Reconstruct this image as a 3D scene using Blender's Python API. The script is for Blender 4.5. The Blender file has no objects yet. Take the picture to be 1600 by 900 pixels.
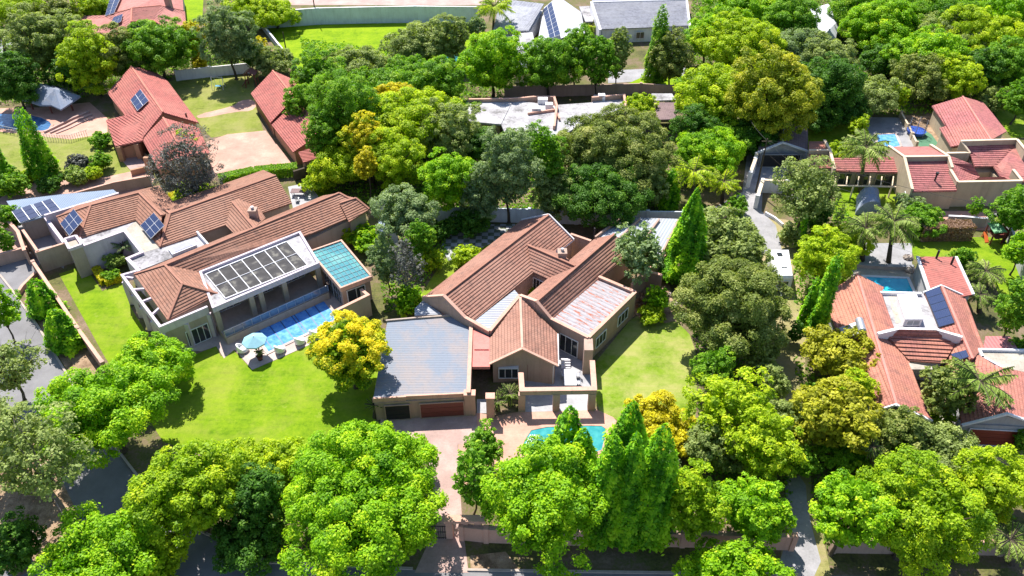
import bpy, math, random
import numpy as np
from mathutils import Vector
R = math.radians
scene = bpy.context.scene
# ------------------------------------------------------------------ camera, sky, sun, exposure
CAM_H, PITCH, FPX = 60.0, R(38), 1250.0
cam_d = bpy.data.cameras.new('camera'); cam = bpy.data.objects.new('camera', cam_d)
scene.collection.objects.link(cam); scene.camera = cam
cam.location = (0, 0, CAM_H); cam.rotation_euler = (math.pi/2 - PITCH, 0, 0)
cam_d.sensor_width = 36.0; cam_d.lens = 36.0*FPX/1600.0
cam_d.clip_start = 0.5; cam_d.clip_end = 3000
SUN_EL, SUN_AZ = R(55), R(-23)          # sun stands behind the scene, a little to the left
world = bpy.data.worlds.new('World'); scene.world = world; world.use_nodes = True
wn = world.node_tree.nodes; wl = world.node_tree.links
sky = wn.new('ShaderNodeTexSky'); sky.sky_type = 'NISHITA'; sky.sun_disc = False
sky.sun_elevation = SUN_EL; sky.sun_rotation = SUN_AZ
sky.air_density = 1.0; sky.dust_density = 0.6; sky.ozone_density = 2.0
wn['Background'].inputs['Strength'].default_value = 0.105
wl.new(sky.outputs[0], wn['Background'].inputs['Color'])
sun_d = bpy.data.lights.new('sun', 'SUN'); sun = bpy.data.objects.new('sun', sun_d)
scene.collection.objects.link(sun)
sun_d.energy = 5.0; sun_d.angle = R(0.5); sun_d.color = (1.0, 0.945, 0.86)
sdir = Vector((math.sin(SUN_AZ)*math.cos(SUN_EL), math.cos(SUN_AZ)*math.cos(SUN_EL), math.sin(SUN_EL)))
sun.rotation_euler = sdir.to_track_quat('Z', 'Y').to_euler(); sun.location = (-30, 160, 120)
vs = scene.view_settings
vs.view_transform = 'Standard'; vs.look = 'None'; vs.gamma = 1.0; vs.exposure = 0.88
vs.use_curve_mapping = False
scene.render.engine = 'CYCLES'
scene.cycles.max_bounces = 6; scene.cycles.transparent_max_bounces = 6

# ------------------------------------------------------------------ helpers
CT, ST = math.cos(PITCH), math.sin(PITCH)
def P(x, y, z=0.0):
    "world point at height z whose place in the 1600x900 survey photo is x, y"
    u = (x-800)/FPX; w = -(y-450)/FPX
    dx, dy, dz = u, CT + w*ST, -ST + w*CT
    t = (z-CAM_H)/dz
    return Vector((dx*t, dy*t, z))
def depth(p): return p[1]*CT - (p[2]-CAM_H)*ST
def proj(p):
    d = depth(p); up = p[1]*ST + (p[2]-CAM_H)*CT
    return 800+FPX*p[0]/d, 450-FPX*up/d
ORG = {}
def worg(o):
    v = Vector((0, 0, 0))
    while o is not None:
        v += o.location; o = o.parent
    return v
def tag(o, label=None, cat=None, group=None, kind=None):
    if label: o['label'] = label
    if cat: o['category'] = cat
    if group: o['group'] = group
    if kind: o['kind'] = kind
    return o
def thing(name, label, cat, loc, group=None):
    o = bpy.data.objects.new(name, None); scene.collection.objects.link(o)
    o.empty_display_size = .5
    o.location = loc
    return tag(o, label, cat, group)
def newell(pts):
    n = Vector((0, 0, 0))
    for i in range(len(pts)):
        a = pts[i]; b = pts[(i+1) % len(pts)]
        n += Vector(((a.y-b.y)*(a.z+b.z), (a.z-b.z)*(a.x+b.x), (a.x-b.x)*(a.y+b.y)))
    return n.normalized() if n.length > 1e-9 else Vector((0, 0, 1))
class MB:
    def __init__(s): s.v = []; s.f = []; s.uv = []
    def poly(s, pts, uv=None):
        pts = [Vector(p) for p in pts]
        i = len(s.v); s.v += pts; s.f.append(list(range(i, i+len(pts))))
        if uv is None:
            n = newell(pts)
            if abs(n.z) > .995: u = Vector((1, 0, 0)); v = Vector((0, 1, 0))
            else:
                u = Vector((0, 0, 1)).cross(n).normalized(); v = n.cross(u).normalized()
            uv = [(p.dot(u), p.dot(v)) for p in pts]
        s.uv.append(uv)
    def prism(s, base, z0, z1):
        "vertical prism over a plan polygon"
        b = [Vector((p[0], p[1], 0)) for p in base]
        if sum(b[i].x*b[(i+1) % len(b)].y-b[(i+1) % len(b)].x*b[i].y for i in range(len(b))) < 0: b.reverse()
        lo = [Vector((p.x, p.y, z0)) for p in b]; hi = [Vector((p.x, p.y, z1)) for p in b]
        s.poly(hi); s.poly(list(reversed(lo)))
        for i in range(len(b)):
            j = (i+1) % len(b); s.poly([lo[i], lo[j], hi[j], hi[i]])
    def wall(s, a, b, z0, z1, th):
        "straight wall between plan points"
        a = Vector((a[0], a[1], 0)); b = Vector((b[0], b[1], 0)); d = (b-a)
        if d.length < 1e-4: return
        d.normalize(); n = Vector((-d.y, d.x, 0))*th/2
        s.prism([a-n, b-n, b+n, a+n], z0, z1)
    def panel(s, tops, th, z0=0.0):
        "upright wall whose top follows the 3D polyline tops (straight in plan)"
        a, b = Vector(tops[0]), Vector(tops[-1]); d = Vector((b.x-a.x, b.y-a.y, 0)).normalized()
        n = Vector((-d.y, d.x, 0))*th/2
        base = [Vector((b.x, b.y, z0)), Vector((a.x, a.y, z0))]
        ring = [Vector(t) for t in tops] + base
        f = [p+n for p in ring]; g = [p-n for p in ring]
        s.poly(f); s.poly(list(reversed(g)))
        for i in range(len(ring)):
            j = (i+1) % len(ring); s.poly([g[i], g[j], f[j], f[i]])
    def slab(s, pts, th):
        "sloping slab: top polygon and the same polygon th lower"
        t = [Vector(p) for p in pts]
        if newell(t).z < 0: t.reverse()
        lo = [p-Vector((0, 0, th)) for p in t]
        s.poly(t); s.poly(list(reversed(lo)))
        for i in range(len(t)):
            j = (i+1) % len(t); s.poly([lo[i], lo[j], t[j], t[i]])
    def bar(s, a, b, w, h=None):
        a = Vector(a); b = Vector(b); h = h or w; d = (b-a)
        if d.length < 1e-5: return
        d.normalize()
        x = d.cross(Vector((0, 0, 1)))
        x = Vector((1, 0, 0)) if x.length < 1e-3 else x.normalized()
        y = x.cross(d).normalized(); x *= w/2; y *= h/2
        q = [-x-y, x-y, x+y, -x+y]
        A = [a+k for k in q]; B = [b+k for k in q]
        s.poly(list(reversed(B))[::-1]); s.poly(list(reversed(A)))
        for i in range(4):
            j = (i+1) % 4; s.poly([A[i], A[j], B[j], B[i]])
    def tube(s, pts, rad, n=7, cap=True):
        pts = [Vector(p) for p in pts]; rings = []
        for i, p in enumerate(pts):
            d = (pts[min(i+1, len(pts)-1)]-pts[max(i-1, 0)]).normalized()
            x = d.cross(Vector((.13, 0, 1) if abs(d.z) < .95 else (1, 0, 0))).normalized(); y = d.cross(x)
            r = rad[i] if isinstance(rad, (list, tuple)) else rad
            rings.append([p + (x*math.cos(2*math.pi*k/n)+y*math.sin(2*math.pi*k/n))*r for k in range(n)])
        for i in range(len(rings)-1):
            for k in range(n):
                l = (k+1) % n
                s.poly([rings[i][l], rings[i][k], rings[i+1][k], rings[i+1][l]])
        if cap: s.poly(rings[-1][::-1]); s.poly(rings[0])
    def lathe(s, c, prof, n=20, sx=1, sy=1, ax=None):
        c = Vector(c); rings = [[c+Vector((r*sx*math.cos(2*math.pi*k/n), r*sy*math.sin(2*math.pi*k/n), z)) for k in range(n)] for r, z in prof]
        for i in range(len(rings)-1):
            for k in range(n):
                l = (k+1) % n; s.poly([rings[i][k], rings[i][l], rings[i+1][l], rings[i+1][k]])
        s.poly(rings[-1]); s.poly(rings[0][::-1])
    def tiles(s, pts, c=.36, lip=.065):
        "a roof face laid in overlapping tile courses, each with its raised lower edge"
        pts = [Vector(p) for p in pts]
        n = newell(pts)
        if n.z < 0: pts.reverse(); n = -n
        u = Vector((0, 0, 1)).cross(n)
        if u.length < .02: s.poly(pts); return
        u.normalize(); v = n.cross(u).normalized()
        k0 = math.floor(min(p.dot(v) for p in pts)/c); k1 = math.ceil(max(p.dot(v) for p in pts)/c)
        def clip(q, val, sign):
            out = []
            for i in range(len(q)):
                a, b = q[i], q[(i+1) % len(q)]; da, db = sign*(a.dot(v)-val), sign*(b.dot(v)-val)
                if da >= -1e-7: out.append(a)
                if (da > 1e-7 and db < -1e-7) or (da < -1e-7 and db > 1e-7): out.append(a.lerp(b, da/(da-db)))
            return out
        for k in range(k0, k1):
            q = clip(clip(pts, k*c, 1), (k+1)*c, -1)
            if len(q) < 3: continue
            w = [p + n*lip*(1-(p.dot(v)-k*c)/c) for p in q]
            s.poly(w, [(p.dot(u), p.dot(v)) for p in q])
            for i in range(len(q)):
                j = (i+1) % len(q)
                a, b = q[i], q[j]
                e = (b-a).length
                if e < 1e-4: continue
                if abs(a.dot(v)-k*c) < 1e-5 and abs(b.dot(v)-k*c) < 1e-5:
                    s.poly([a, b, w[j], w[i]], [(a.dot(u), k*c+.002), (b.dot(u), k*c+.002), (b.dot(u), k*c+.002), (a.dot(u), k*c+.002)])
    def build(s, name, m, parent=None, smooth=False):
        me = bpy.data.meshes.new(name)
        if parent is not None: o0 = worg(parent)
        else:
            xs = [p.x for p in s.v]; ys = [p.y for p in s.v]
            o0 = Vector(((min(xs)+max(xs))/2, (min(ys)+max(ys))/2, 0))
        me.from_pydata([p-o0 for p in s.v], [], s.f)
        ul = me.uv_layers.new(name='UVMap')
        ul.data.foreach_set('uv', [c for f in s.uv for q in f for c in q])
        if smooth: me.polygons.foreach_set('use_smooth', [True]*len(s.f))
        me.materials.append(m); me.update()
        o = bpy.data.objects.new(name, me); scene.collection.objects.link(o)
        if parent is not None: o.parent = parent
        else: o.location = o0
        return o
# ------------------------------------------------------------------ materials
def new_mat(name):
    m = bpy.data.materials.new(name); m.use_nodes = True
    nt = m.node_tree; return m, nt, nt.nodes['Principled BSDF']
class NT:
    def __init__(s, nt): s.nt = nt
    def n(s, t, **k):
        x = s.nt.nodes.new(t)
        for a, b in k.items():
            if a.startswith('i_'): x.inputs[int(a[2:]) if a[2:].isdigit() else a[2:]].default_value = b
            else: setattr(x, a, b)
        return x
    def l(s, a, b): s.nt.links.new(a, b)
    def math(s, op, a, b=None, c=None):
        x = s.nt.nodes.new('ShaderNodeMath'); x.operation = op
        for i, q in enumerate((a, b, c)):
            if q is None: continue
            if isinstance(q, (int, float)): x.inputs[i].default_value = q
            else: s.l(q, x.inputs[i])
        return x.outputs[0]
    def noise(s, vec, scale, detail=3, rough=.55):
        x = s.nt.nodes.new('ShaderNodeTexNoise'); x.inputs['Scale'].default_value = scale
        x.inputs['Detail'].default_value = detail; x.inputs['Roughness'].default_value = rough
        if vec is not None: s.l(vec, x.inputs['Vector'])
        return x.outputs['Fac']
    def mix(s, f, a, b, mode='MIX'):
        x = s.nt.nodes.new('ShaderNodeMix'); x.data_type = 'RGBA'; x.blend_type = mode
        if isinstance(f, (int, float)): x.inputs[0].default_value = f
        else: s.l(f, x.inputs[0])
        for i, q in ((6, a), (7, b)):
            if isinstance(q, tuple): x.inputs[i].default_value = (*q[:3], 1)
            else: s.l(q, x.inputs[i])
        return x.outputs[2]
    def ramp(s, f, stops, const=False):
        x = s.nt.nodes.new('ShaderNodeValToRGB'); cr = x.color_ramp
        if const: cr.interpolation = 'CONSTANT'
        while len(cr.elements) > 1: cr.elements.remove(cr.elements[-1])
        cr.elements[0].position = stops[0][0]; cr.elements[0].color = (*stops[0][1], 1)
        for p, c in stops[1:]:
            e = cr.elements.new(p); e.color = (*c, 1)
        s.l(f, x.inputs[0]); return x.outputs[0]
    def pos(s): return s.nt.nodes.new('ShaderNodeNewGeometry').outputs['Position']
    def uvxy(s):
        u = s.nt.nodes.new('ShaderNodeUVMap'); u.uv_map = 'UVMap'
        x = s.nt.nodes.new('ShaderNodeSeparateXYZ'); s.l(u.outputs[0], x.inputs[0])
        return x.outputs[0], x.outputs[1], u.outputs[0]
    def bump(s, h, bs, strength=.4, dist=.05):
        x = s.nt.nodes.new('ShaderNodeBump'); x.inputs['Strength'].default_value = strength
        x.inputs['Distance'].default_value = dist; s.l(h, x.inputs['Height']); s.l(x.outputs[0], bs.inputs['Normal'])
def g3(v): return (v, v, v)
def sc(c, k): return tuple(min(1, x*k) for x in c)
def plaster(name, col, var=.12, rough=.9):
    m, nt, b = new_mat(name); T = NT(nt); p = T.pos()
    f = T.noise(p, .5, 6, .62); f2 = T.noise(p, 9, 3)
    c = T.ramp(f, [(.3, sc(col, 1-var*1.4)), (.52, col), (.75, sc(col, 1+var))])
    c = T.mix(.22, c, T.ramp(f2, [(.3, sc(col, .7)), (.7, sc(col, 1.15))]))
    mp = T.n('ShaderNodeMapping'); mp.inputs['Scale'].default_value = (2.2, 2.2, .22); T.l(p, mp.inputs['Vector'])
    st = T.noise(mp.outputs[0], 1., 5, .65)
    c = T.mix(T.math('MULTIPLY', T.ramp(st, [(.5, g3(0)), (.68, g3(1))]), .4), c, sc(col, .62))
    T.l(c, b.inputs['Base Color']); b.inputs['Roughness'].default_value = rough; b.inputs['Specular IOR Level'].default_value = .2
    T.bump(f2, b, .25, .03); return m
def tile_mat(name, col, col2=None, lip_shade=.6, moss=(.10, .075, .07)):
    m, nt, b = new_mat(name); T = NT(nt); u, v, uv = T.uvxy(); p = T.pos()
    col2 = col2 or sc(col, 1.25)
    tu = T.math('FLOOR', T.math('DIVIDE', u, .3)); tv = T.math('FLOOR', T.math('DIVIDE', v, .36))
    cmb = T.n('ShaderNodeCombineXYZ'); T.l(tu, cmb.inputs[0]); T.l(tv, cmb.inputs[1])
    wn_ = T.n('ShaderNodeTexWhiteNoise', noise_dimensions='2D'); T.l(cmb.outputs[0], wn_.inputs['Vector'])
    c = T.mix(wn_.outputs['Value'], sc(col, .86), sc(col, 1.14))
    big = T.noise(p, .16, 4, .6)
    c = T.mix(T.math('MULTIPLY', T.ramp(big, [(.42, g3(0)), (.62, g3(1))]), .75), c, col2)
    st = T.noise(p, 1.1, 7, .75)
    c = T.mix(T.math('MULTIPLY', T.ramp(st, [(.50, g3(0)), (.66, g3(1))]), .5), c, moss)
    li = T.noise(p, 3.2, 5, .7)
    c = T.mix(T.math('MULTIPLY', T.ramp(li, [(.60, g3(0)), (.68, g3(1))]), .4), c, sc(col2, 1.45))
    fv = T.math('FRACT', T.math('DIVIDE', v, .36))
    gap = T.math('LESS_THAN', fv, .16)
    c = T.mix(T.math('MULTIPLY', gap, lip_shade), c, sc(col, .28))  # painted lip shadow, together with the dark joint, along each course's low edge
    fu = T.math('FRACT', T.math('DIVIDE', u, .3))
    T.l(c, b.inputs['Base Color']); b.inputs['Roughness'].default_value = .85; b.inputs['Specular IOR Level'].default_value = .15
    T.bump(T.math('SINE', T.math('MULTIPLY', fu, 6.283)), b, .35, .03)
    return m
def corr_mat(name, col, col2, pitch=.25, amount=.5, along='u', rough=.45, metal=.25, scale=.25, lines=.35, bmp=.8):
    m, nt, b = new_mat(name); T = NT(nt); u, v, uv = T.uvxy(); p = T.pos()
    q = u if along == 'u' else v
    s_ = T.math('SINE', T.math('MULTIPLY', q, 6.283/pitch))
    f = T.noise(p, scale, 6, .68); f2 = T.noise(p, 3.5, 4, .7)
    c = T.mix(T.math('MULTIPLY', T.ramp(f, [(.45, g3(0)), (.62, g3(1))]), amount), col, col2)
    c = T.mix(T.math('MULTIPLY', T.ramp(f2, [(.55, g3(0)), (.7, g3(1))]), .3), c, sc(col, .6))
    c = T.mix(T.math('MULTIPLY', T.math('LESS_THAN', s_, -.55), lines), c, sc(col, .4))
    T.l(c, b.inputs['Base Color']); b.inputs['Roughness'].default_value = max(.7, rough); b.inputs['Specular IOR Level'].default_value = .15
    T.bump(s_, b, bmp, .03); return m
def flat_mat(name, stops, s1=.4, s2=6., rough=.9, bump=.2, spec=None):
    m, nt, b = new_mat(name); T = NT(nt); p = T.pos()
    f = T.noise(p, s1, 7, .66); f2 = T.noise(p, s2, 4, .65)
    k = T.math('ADD', T.math('MULTIPLY', f, .68), T.math('MULTIPLY', f2, .32))
    T.l(T.ramp(k, stops), b.inputs['Base Color']); b.inputs['Roughness'].default_value = rough; b.inputs['Specular IOR Level'].default_value = .2
    if bump: T.bump(f2, b, bump, .04)
    return m
def simple(name, col, rough=.5, metal=0., spec=.5):
    m, nt, b = new_mat(name); T = NT(nt)
    f = T.noise(T.pos(), 2.5, 4)
    T.l(T.mix(f, sc(col, .82), sc(col, 1.15)), b.inputs['Base Color'])
    b.inputs['Roughness'].default_value = rough; b.inputs['Metallic'].default_value = metal
    b.inputs['Specular IOR Level'].default_value = spec
    return m
def brick_mat(name, c1, c2, mortar, w=.4, h=.2):
    m, nt, b = new_mat(name); T = NT(nt); p = T.pos()
    br = T.n('ShaderNodeTexBrick'); T.l(p, br.inputs['Vector']); br.inputs['Scale'].default_value = 1
    br.inputs['Brick Width'].default_value = w; br.inputs['Row Height'].default_value = h; br.inputs['Mortar Size'].default_value = .012
    br.inputs['Color1'].default_value = (*c1, 1); br.inputs['Color2'].default_value = (*c2, 1); br.inputs['Mortar'].default_value = (*mortar, 1)
    f = T.noise(p, .35, 6, .65); f2 = T.noise(p, 4, 5, .7)
    c = T.mix(.75, br.outputs['Color'], T.ramp(f, [(.3, sc(c1, .7)), (.5, c1), (.7, sc(c2, 1.2))]))
    c = T.mix(T.math('MULTIPLY', T.ramp(f2, [(.5, g3(0)), (.72, g3(1))]), .4), c, sc(c1, .55))
    T.l(c, b.inputs['Base Color']); b.inputs['Roughness'].default_value = .85
    return m
def grass_mat(name, lo, mid, hi, dry=None, dry_amt=.0, s=.35):
    m, nt, b = new_mat(name); T = NT(nt); p = T.pos()
    f = T.noise(p, s, 6, .62); f2 = T.noise(p, 2.2, 6, .75); f3 = T.noise(p, 16, 3, .7)
    k = T.math('ADD', T.math('ADD', T.math('MULTIPLY', f, .38), T.math('MULTIPLY', f2, .37)), T.math('MULTIPLY', f3, .25))
    c = T.ramp(k, [(.40, lo), (.5, mid), (.60, hi)])
    if dry:
        d = T.noise(p, .17, 6, .72)
        c = T.mix(T.math('MULTIPLY', T.ramp(d, [(.5-.12*dry_amt, g3(0)), (.66-.1*dry_amt, g3(1))]), dry_amt), c, dry)
    mp = T.n('ShaderNodeMapping'); mp.inputs['Rotation'].default_value = (0, 0, .5); mp.inputs['Scale'].default_value = (.12, 1.7, 1); T.l(p, mp.inputs['Vector'])
    mw = T.noise(mp.outputs[0], 1., 3, .5)
    c = T.mix(T.math('MULTIPLY', T.ramp(mw, [(.47, g3(0)), (.56, g3(1))]), .28), c, hi)
    wr = T.noise(p, .55, 7, .72)
    c = T.mix(T.math('MULTIPLY', T.ramp(wr, [(.60, g3(0)), (.70, g3(1))]), .45), c, (.30, .29, .10))
    sp = T.noise(p, .9, 8, .8)
    c = T.mix(T.math('MULTIPLY', T.ramp(sp, [(.62, g3(0)), (.74, g3(1))]), .35), c, sc(lo, .75))
    T.l(c, b.inputs['Base Color']); b.inputs['Roughness'].default_value = .95
    b.inputs['Specular IOR Level'].default_value = .1
    T.bump(T.math('ADD', f3, f2), b, .6, .08); return m
def water_mat(name, c1, c2, seams=None):
    m, nt, b = new_mat(name); T = NT(nt); p = T.pos(); u, v, uv = T.uvxy()
    f = T.noise(p, 1.4, 5, .6); w = T.noise(p, 5, 3, .6)
    c = T.mix(T.ramp(f, [(.35, g3(0)), (.65, g3(1))]), c1, c2)
    T.l(c, b.inputs['Base Color']); b.inputs['Roughness'].default_value = .12; b.inputs['Specular IOR Level'].default_value = .35
    T.bump(w, b, .25, .04); return m
def leaf_mat(name, dark, mid, bright, trans=.35):
    m = bpy.data.materials.new(name); m.use_nodes = True; nt = m.node_tree; nt.nodes.clear(); T = NT(nt)
    at = T.n('ShaderNodeAttribute', attribute_name='lv')
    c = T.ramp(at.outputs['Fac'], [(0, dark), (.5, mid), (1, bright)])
    d = T.n('ShaderNodeBsdfPrincipled'); T.l(c, d.inputs['Base Color']); d.inputs['Roughness'].default_value = .55
    d.inputs['Specular IOR Level'].default_value = .25
    t = T.n('ShaderNodeBsdfTranslucent')
    T.l(T.mix(1, c, (1.25, 1.3, .5), 'MULTIPLY'), t.inputs[0])
    mx = T.n('ShaderNodeMixShader'); mx.inputs[0].default_value = trans
    T.l(d.outputs[0], mx.inputs[1]); T.l(t.outputs[0], mx.inputs[2])
    o = T.n('ShaderNodeOutputMaterial'); T.l(mx.outputs[0], o.inputs[0]); return m

M = {}
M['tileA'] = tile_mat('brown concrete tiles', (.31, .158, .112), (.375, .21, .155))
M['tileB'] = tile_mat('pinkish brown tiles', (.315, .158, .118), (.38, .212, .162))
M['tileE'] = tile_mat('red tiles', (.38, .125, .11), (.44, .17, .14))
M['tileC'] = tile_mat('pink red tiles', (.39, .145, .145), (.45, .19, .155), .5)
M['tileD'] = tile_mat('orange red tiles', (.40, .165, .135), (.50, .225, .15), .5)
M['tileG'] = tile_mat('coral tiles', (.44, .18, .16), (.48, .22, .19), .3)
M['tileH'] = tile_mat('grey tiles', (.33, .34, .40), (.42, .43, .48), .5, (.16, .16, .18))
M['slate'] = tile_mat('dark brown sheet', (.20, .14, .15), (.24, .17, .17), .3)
M['capA'] = plaster('ridge tiles brown', (.36, .18, .13)); M['capE'] = plaster('ridge tiles red', (.50, .20, .15))
M['capC'] = plaster('ridge tiles pink', (.60, .24, .20)); M['capH'] = plaster('ridge white', (.62, .62, .66))
M['wallA'] = plaster('beige plaster', (.40, .33, .28)); M['paraA'] = plaster('pale lilac plaster', (.58, .50, .56))
M['wallB'] = plaster('salmon plaster', (.43, .30, .245)); M['copeB'] = plaster('salmon coping', (.60, .36, .28))
M['wallC'] = plaster('sand plaster', (.46, .38, .28)); M['copeC'] = plaster('cream coping', (.72, .58, .42))
M['wallBlue'] = plaster('pale blue grey plaster', (.60, .66, .74)); M['wallG'] = plaster('grey plaster', (.38, .38, .40)); M['white'] = plaster('white plaster', (.74, .73, .76), .08)
M['wallF'] = plaster('orange brick', (.42, .24, .15)); M['pink'] = plaster('pink waterproof roof', (.62, .22, .19))
M['whiteflat'] = flat_mat('white flat roof', [(.38, (.17, .165, .17)), (.46, (.32, .31, .325)), (.58, (.46, .455, .48))], .35, 3)
M['concrete'] = flat_mat('concrete', [(.3, (.20, .195, .20)), (.5, (.30, .295, .31)), (.7, (.39, .38, .40))], .5, 5)
M['cream'] = flat_mat('cream screed', [(.3, (.28, .24, .20)), (.5, (.40, .365, .31)), (.7, (.48, .455, .41))], .5, 4)
M['asphalt'] = flat_mat('asphalt', [(.3, (.14, .135, .14)), (.5, (.20, .195, .205)), (.7, (.27, .265, .275))], .25, 14)
M['kerb'] = flat_mat('kerb', [(.3, (.34, .28, .24)), (.7, (.50, .42, .37))], 2, 9)
M['soil'] = flat_mat('soil', [(.32, (.04, .04, .02)), (.42, (.085, .085, .035)), (.47, (.12, .13, .035)), (.53, (.16, .12, .075)), (.68, (.29, .21, .15))], .22, 4, .95, .5)
M['litter'] = flat_mat('dry leaf litter', [(.34, (.10, .07, .045)), (.47, (.24, .16, .10)), (.58, (.38, .27, .18)), (.7, (.50, .38, .28))], .8, 9, .95, .5)
M['brick'] = brick_mat('pink brick paving', (.44, .26, .20), (.52, .33, .26), (.30, .20, .17))
M['brick2'] = brick_mat('terracotta paving', (.52, .28, .21), (.58, .34, .26), (.36, .22, .17))
M['brick3'] = brick_mat('mauve paving', (.40, .27, .24), (.47, .33, .29), (.30, .22, .22))
M['deck'] = brick_mat('pale deck paving', (.46, .36, .33), (.52, .42, .38), (.34, .27, .25), .6, .6)
M['stone'] = brick_mat('grey flagstones', (.36, .36, .38), (.45, .45, .47), (.24, .24, .26), .7, .5)
M['lawnA'] = grass_mat('lawn bright', (.085, .17, .007), (.15, .26, .009), (.22, .325, .013), (.32, .33, .06), .5)
M['lawnB'] = grass_mat('lawn dry', (.095, .175, .010), (.155, .255, .016), (.22, .32, .03), (.38, .36, .13), .8)
M['lawnE'] = grass_mat('lawn olive', (.12, .155, .025), (.19, .23, .04), (.25, .28, .06), (.32, .29, .12), .6)
M['lawnT'] = grass_mat('lawn lime', (.10, .20, .006), (.19, .31, .008), (.27, .37, .012))
M['lawnR'] = grass_mat('rough grass', (.14, .15, .04), (.24, .23, .08), (.32, .30, .12), (.38, .29, .19), .8)
M['glass'] = simple('dark window glass', (.03, .035, .045), .08, 0, .8)
M['dark'] = simple('painted interior shade', (.018, .016, .018), .8)  # near-black colour stands in for the shade inside openings
M['frame'] = simple('white window frame', (.72, .72, .74), .4)
M['metalg'] = simple('grey metal', (.35, .37, .42), .4, .4)
M['wood'] = simple('dark red wood', (.15, .035, .025), .55)
M['woodr'] = simple('red brown wood', (.24, .045, .02), .5)
M['bark'] = plaster('bark', (.085, .068, .048), .3); M['barkp'] = plaster('grey bark', (.26, .22, .20), .25)
M['corrB'] = corr_mat('grey corrugated sheet', (.20, .23, .285), (.29, .25, .245), .36, .8, 'v', lines=.10, bmp=.35)
M['corrR'] = corr_mat('rusty white sheet', (.37, .355, .38), (.33, .29, .30), .55, .4, 'v', .6, .1)
M['corrL'] = corr_mat('pale blue sheet', (.23, .29, .39), (.29, .35, .43), .3, .5, 'u', .5, .1)
M['corrS'] = corr_mat('silver sheet', (.36, .40, .46), (.33, .31, .33), .4, .6, 'v')
M['corrP'] = corr_mat('faded red sheet', (.48, .19, .19), (.60, .45, .45), .4, .6, 'u')
M['wool'] = simple('white cushion', (.80, .79, .80), .8); M['blue'] = simple('blue plastic', (.03, .09, .42), .45)
M['umb'] = simple('pale aqua canvas', (.22, .42, .50), .9); M['black'] = simple('black mesh', (.02, .02, .025), .7)
M['orange'] = simple('orange plastic', (.65, .14, .03), .5); M['greenroof'] = simple('green sheet roof', (.10, .30, .13), .6)
M['astro'] = flat_mat('green artificial turf', [(.3, (.07, .17, .10)), (.7, (.11, .24, .15))], .5, 5)
M['thatch'] = corr_mat('grey thatch', (.27, .32, .43), (.38, .39, .45), .2, .7, 'u', .95, 0, .8)
M['waterA'] = water_mat('pool cover blue', (.05, .22, .70), (.17, .42, .80))
M['waterB'] = water_mat('pool turquoise', (.02, .23, .26), (.06, .34, .35))
M['waterD'] = water_mat('pool azure', (.01, .36, .56), (.03, .46, .64))
M['waterC'] = water_mat('pool cover pale blue', (.06, .26, .58), (.20, .44, .72))
M['waterE'] = water_mat('pool dark blue', (.03, .09, .22), (.10, .22, .40))
M['seam'] = simple('dark seam', (.02, .07, .22), .5)
def rust_patch(m):
    nt = m.node_tree; T = NT(nt); b = nt.nodes['Principled BSDF']; src = b.inputs['Base Color'].links[0].from_socket
    u, v, uv = T.uvxy()
    cmb = T.n('ShaderNodeCombineXYZ'); T.l(T.math('MULTIPLY', u, .55), cmb.inputs[0]); T.l(T.math('MULTIPLY', v, 2.6), cmb.inputs[1])
    f = T.noise(cmb.outputs[0], 1.0, 6, .75)
    c = T.mix(T.ramp(f, [(.53, g3(0)), (.58, g3(1))]), src, (.36, .12, .07))
    f2 = T.noise(cmb.outputs[0], 2.7, 4, .7)
    c = T.mix(T.ramp(f2, [(.60, g3(0)), (.64, g3(1))]), c, (.16, .10, .11))
    T.l(c, b.inputs['Base Color'])
rust_patch(M['corrR'])
def panel_mat():
    m, nt, b = new_mat('solar cells'); T = NT(nt); u, v, uv = T.uvxy()
    a = T.math('LESS_THAN', T.math('FRACT', T.math('MULTIPLY', u, 6)), .05); c_ = T.math('LESS_THAN', T.math('FRACT', T.math('MULTIPLY', v, 6)), .05)
    T.l(T.mix(T.math('MULTIPLY', T.math('MAXIMUM', a, c_), .5), (.035, .055, .13), (.16, .18, .26)), b.inputs['Base Color'])
    b.inputs['Roughness'].default_value = .55; b.inputs['Specular IOR Level'].default_value = .06; return m
M['solar'] = panel_mat()
def poly_mat():
    m, nt, b = new_mat('smoky sheet'); T = NT(nt); p = T.pos()
    f = T.noise(p, 1.1, 3, .5)
    T.l(T.ramp(f, [(.4, (.022, .021, .025)), (.56, (.04, .038, .042)), (.68, (.13, .125, .11))]), b.inputs['Base Color'])
    b.inputs['Roughness'].default_value = .6; b.inputs['Specular IOR Level'].default_value = .15; return m
M['smoke'] = poly_mat()
def glassroof_mat():
    m, nt, b = new_mat('teal glass'); T = NT(nt); p = T.pos()
    f = T.noise(p, .35, 3, .5)
    T.l(T.ramp(f, [(.42, (.02, .19, .24)), (.56, (.06, .27, .28)), (.7, (.15, .33, .32))]), b.inputs['Base Color'])
    b.inputs['Roughness'].default_value = .3; b.inputs['Specular IOR Level'].default_value = .2; return m
M['teal'] = glassroof_mat()
L = {}
def L_(k, name, a, b_, c, t=.35): L[k] = leaf_mat(name, a, b_, c, t)
L_('BG', 'leaves fresh green', (.085, .25, .004), (.28, .52, .006), (.66, .76, .018), .38)
L_('MG', 'leaves mid green', (.06, .18, .010), (.19, .39, .016), (.45, .60, .04), .42)
L_('DG', 'leaves deep green', (.035, .115, .012), (.09, .225, .018), (.22, .38, .036), .4)
L_('YG', 'leaves yellow green', (.16, .29, .006), (.42, .56, .012), (.74, .78, .03), .42)
L_('OG', 'leaves grey olive', (.12, .175, .04), (.31, .39, .11), (.60, .66, .24), .4)
L_('GG', 'leaves silver green', (.10, .17, .06), (.26, .36, .15), (.52, .61, .30), .4)
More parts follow.
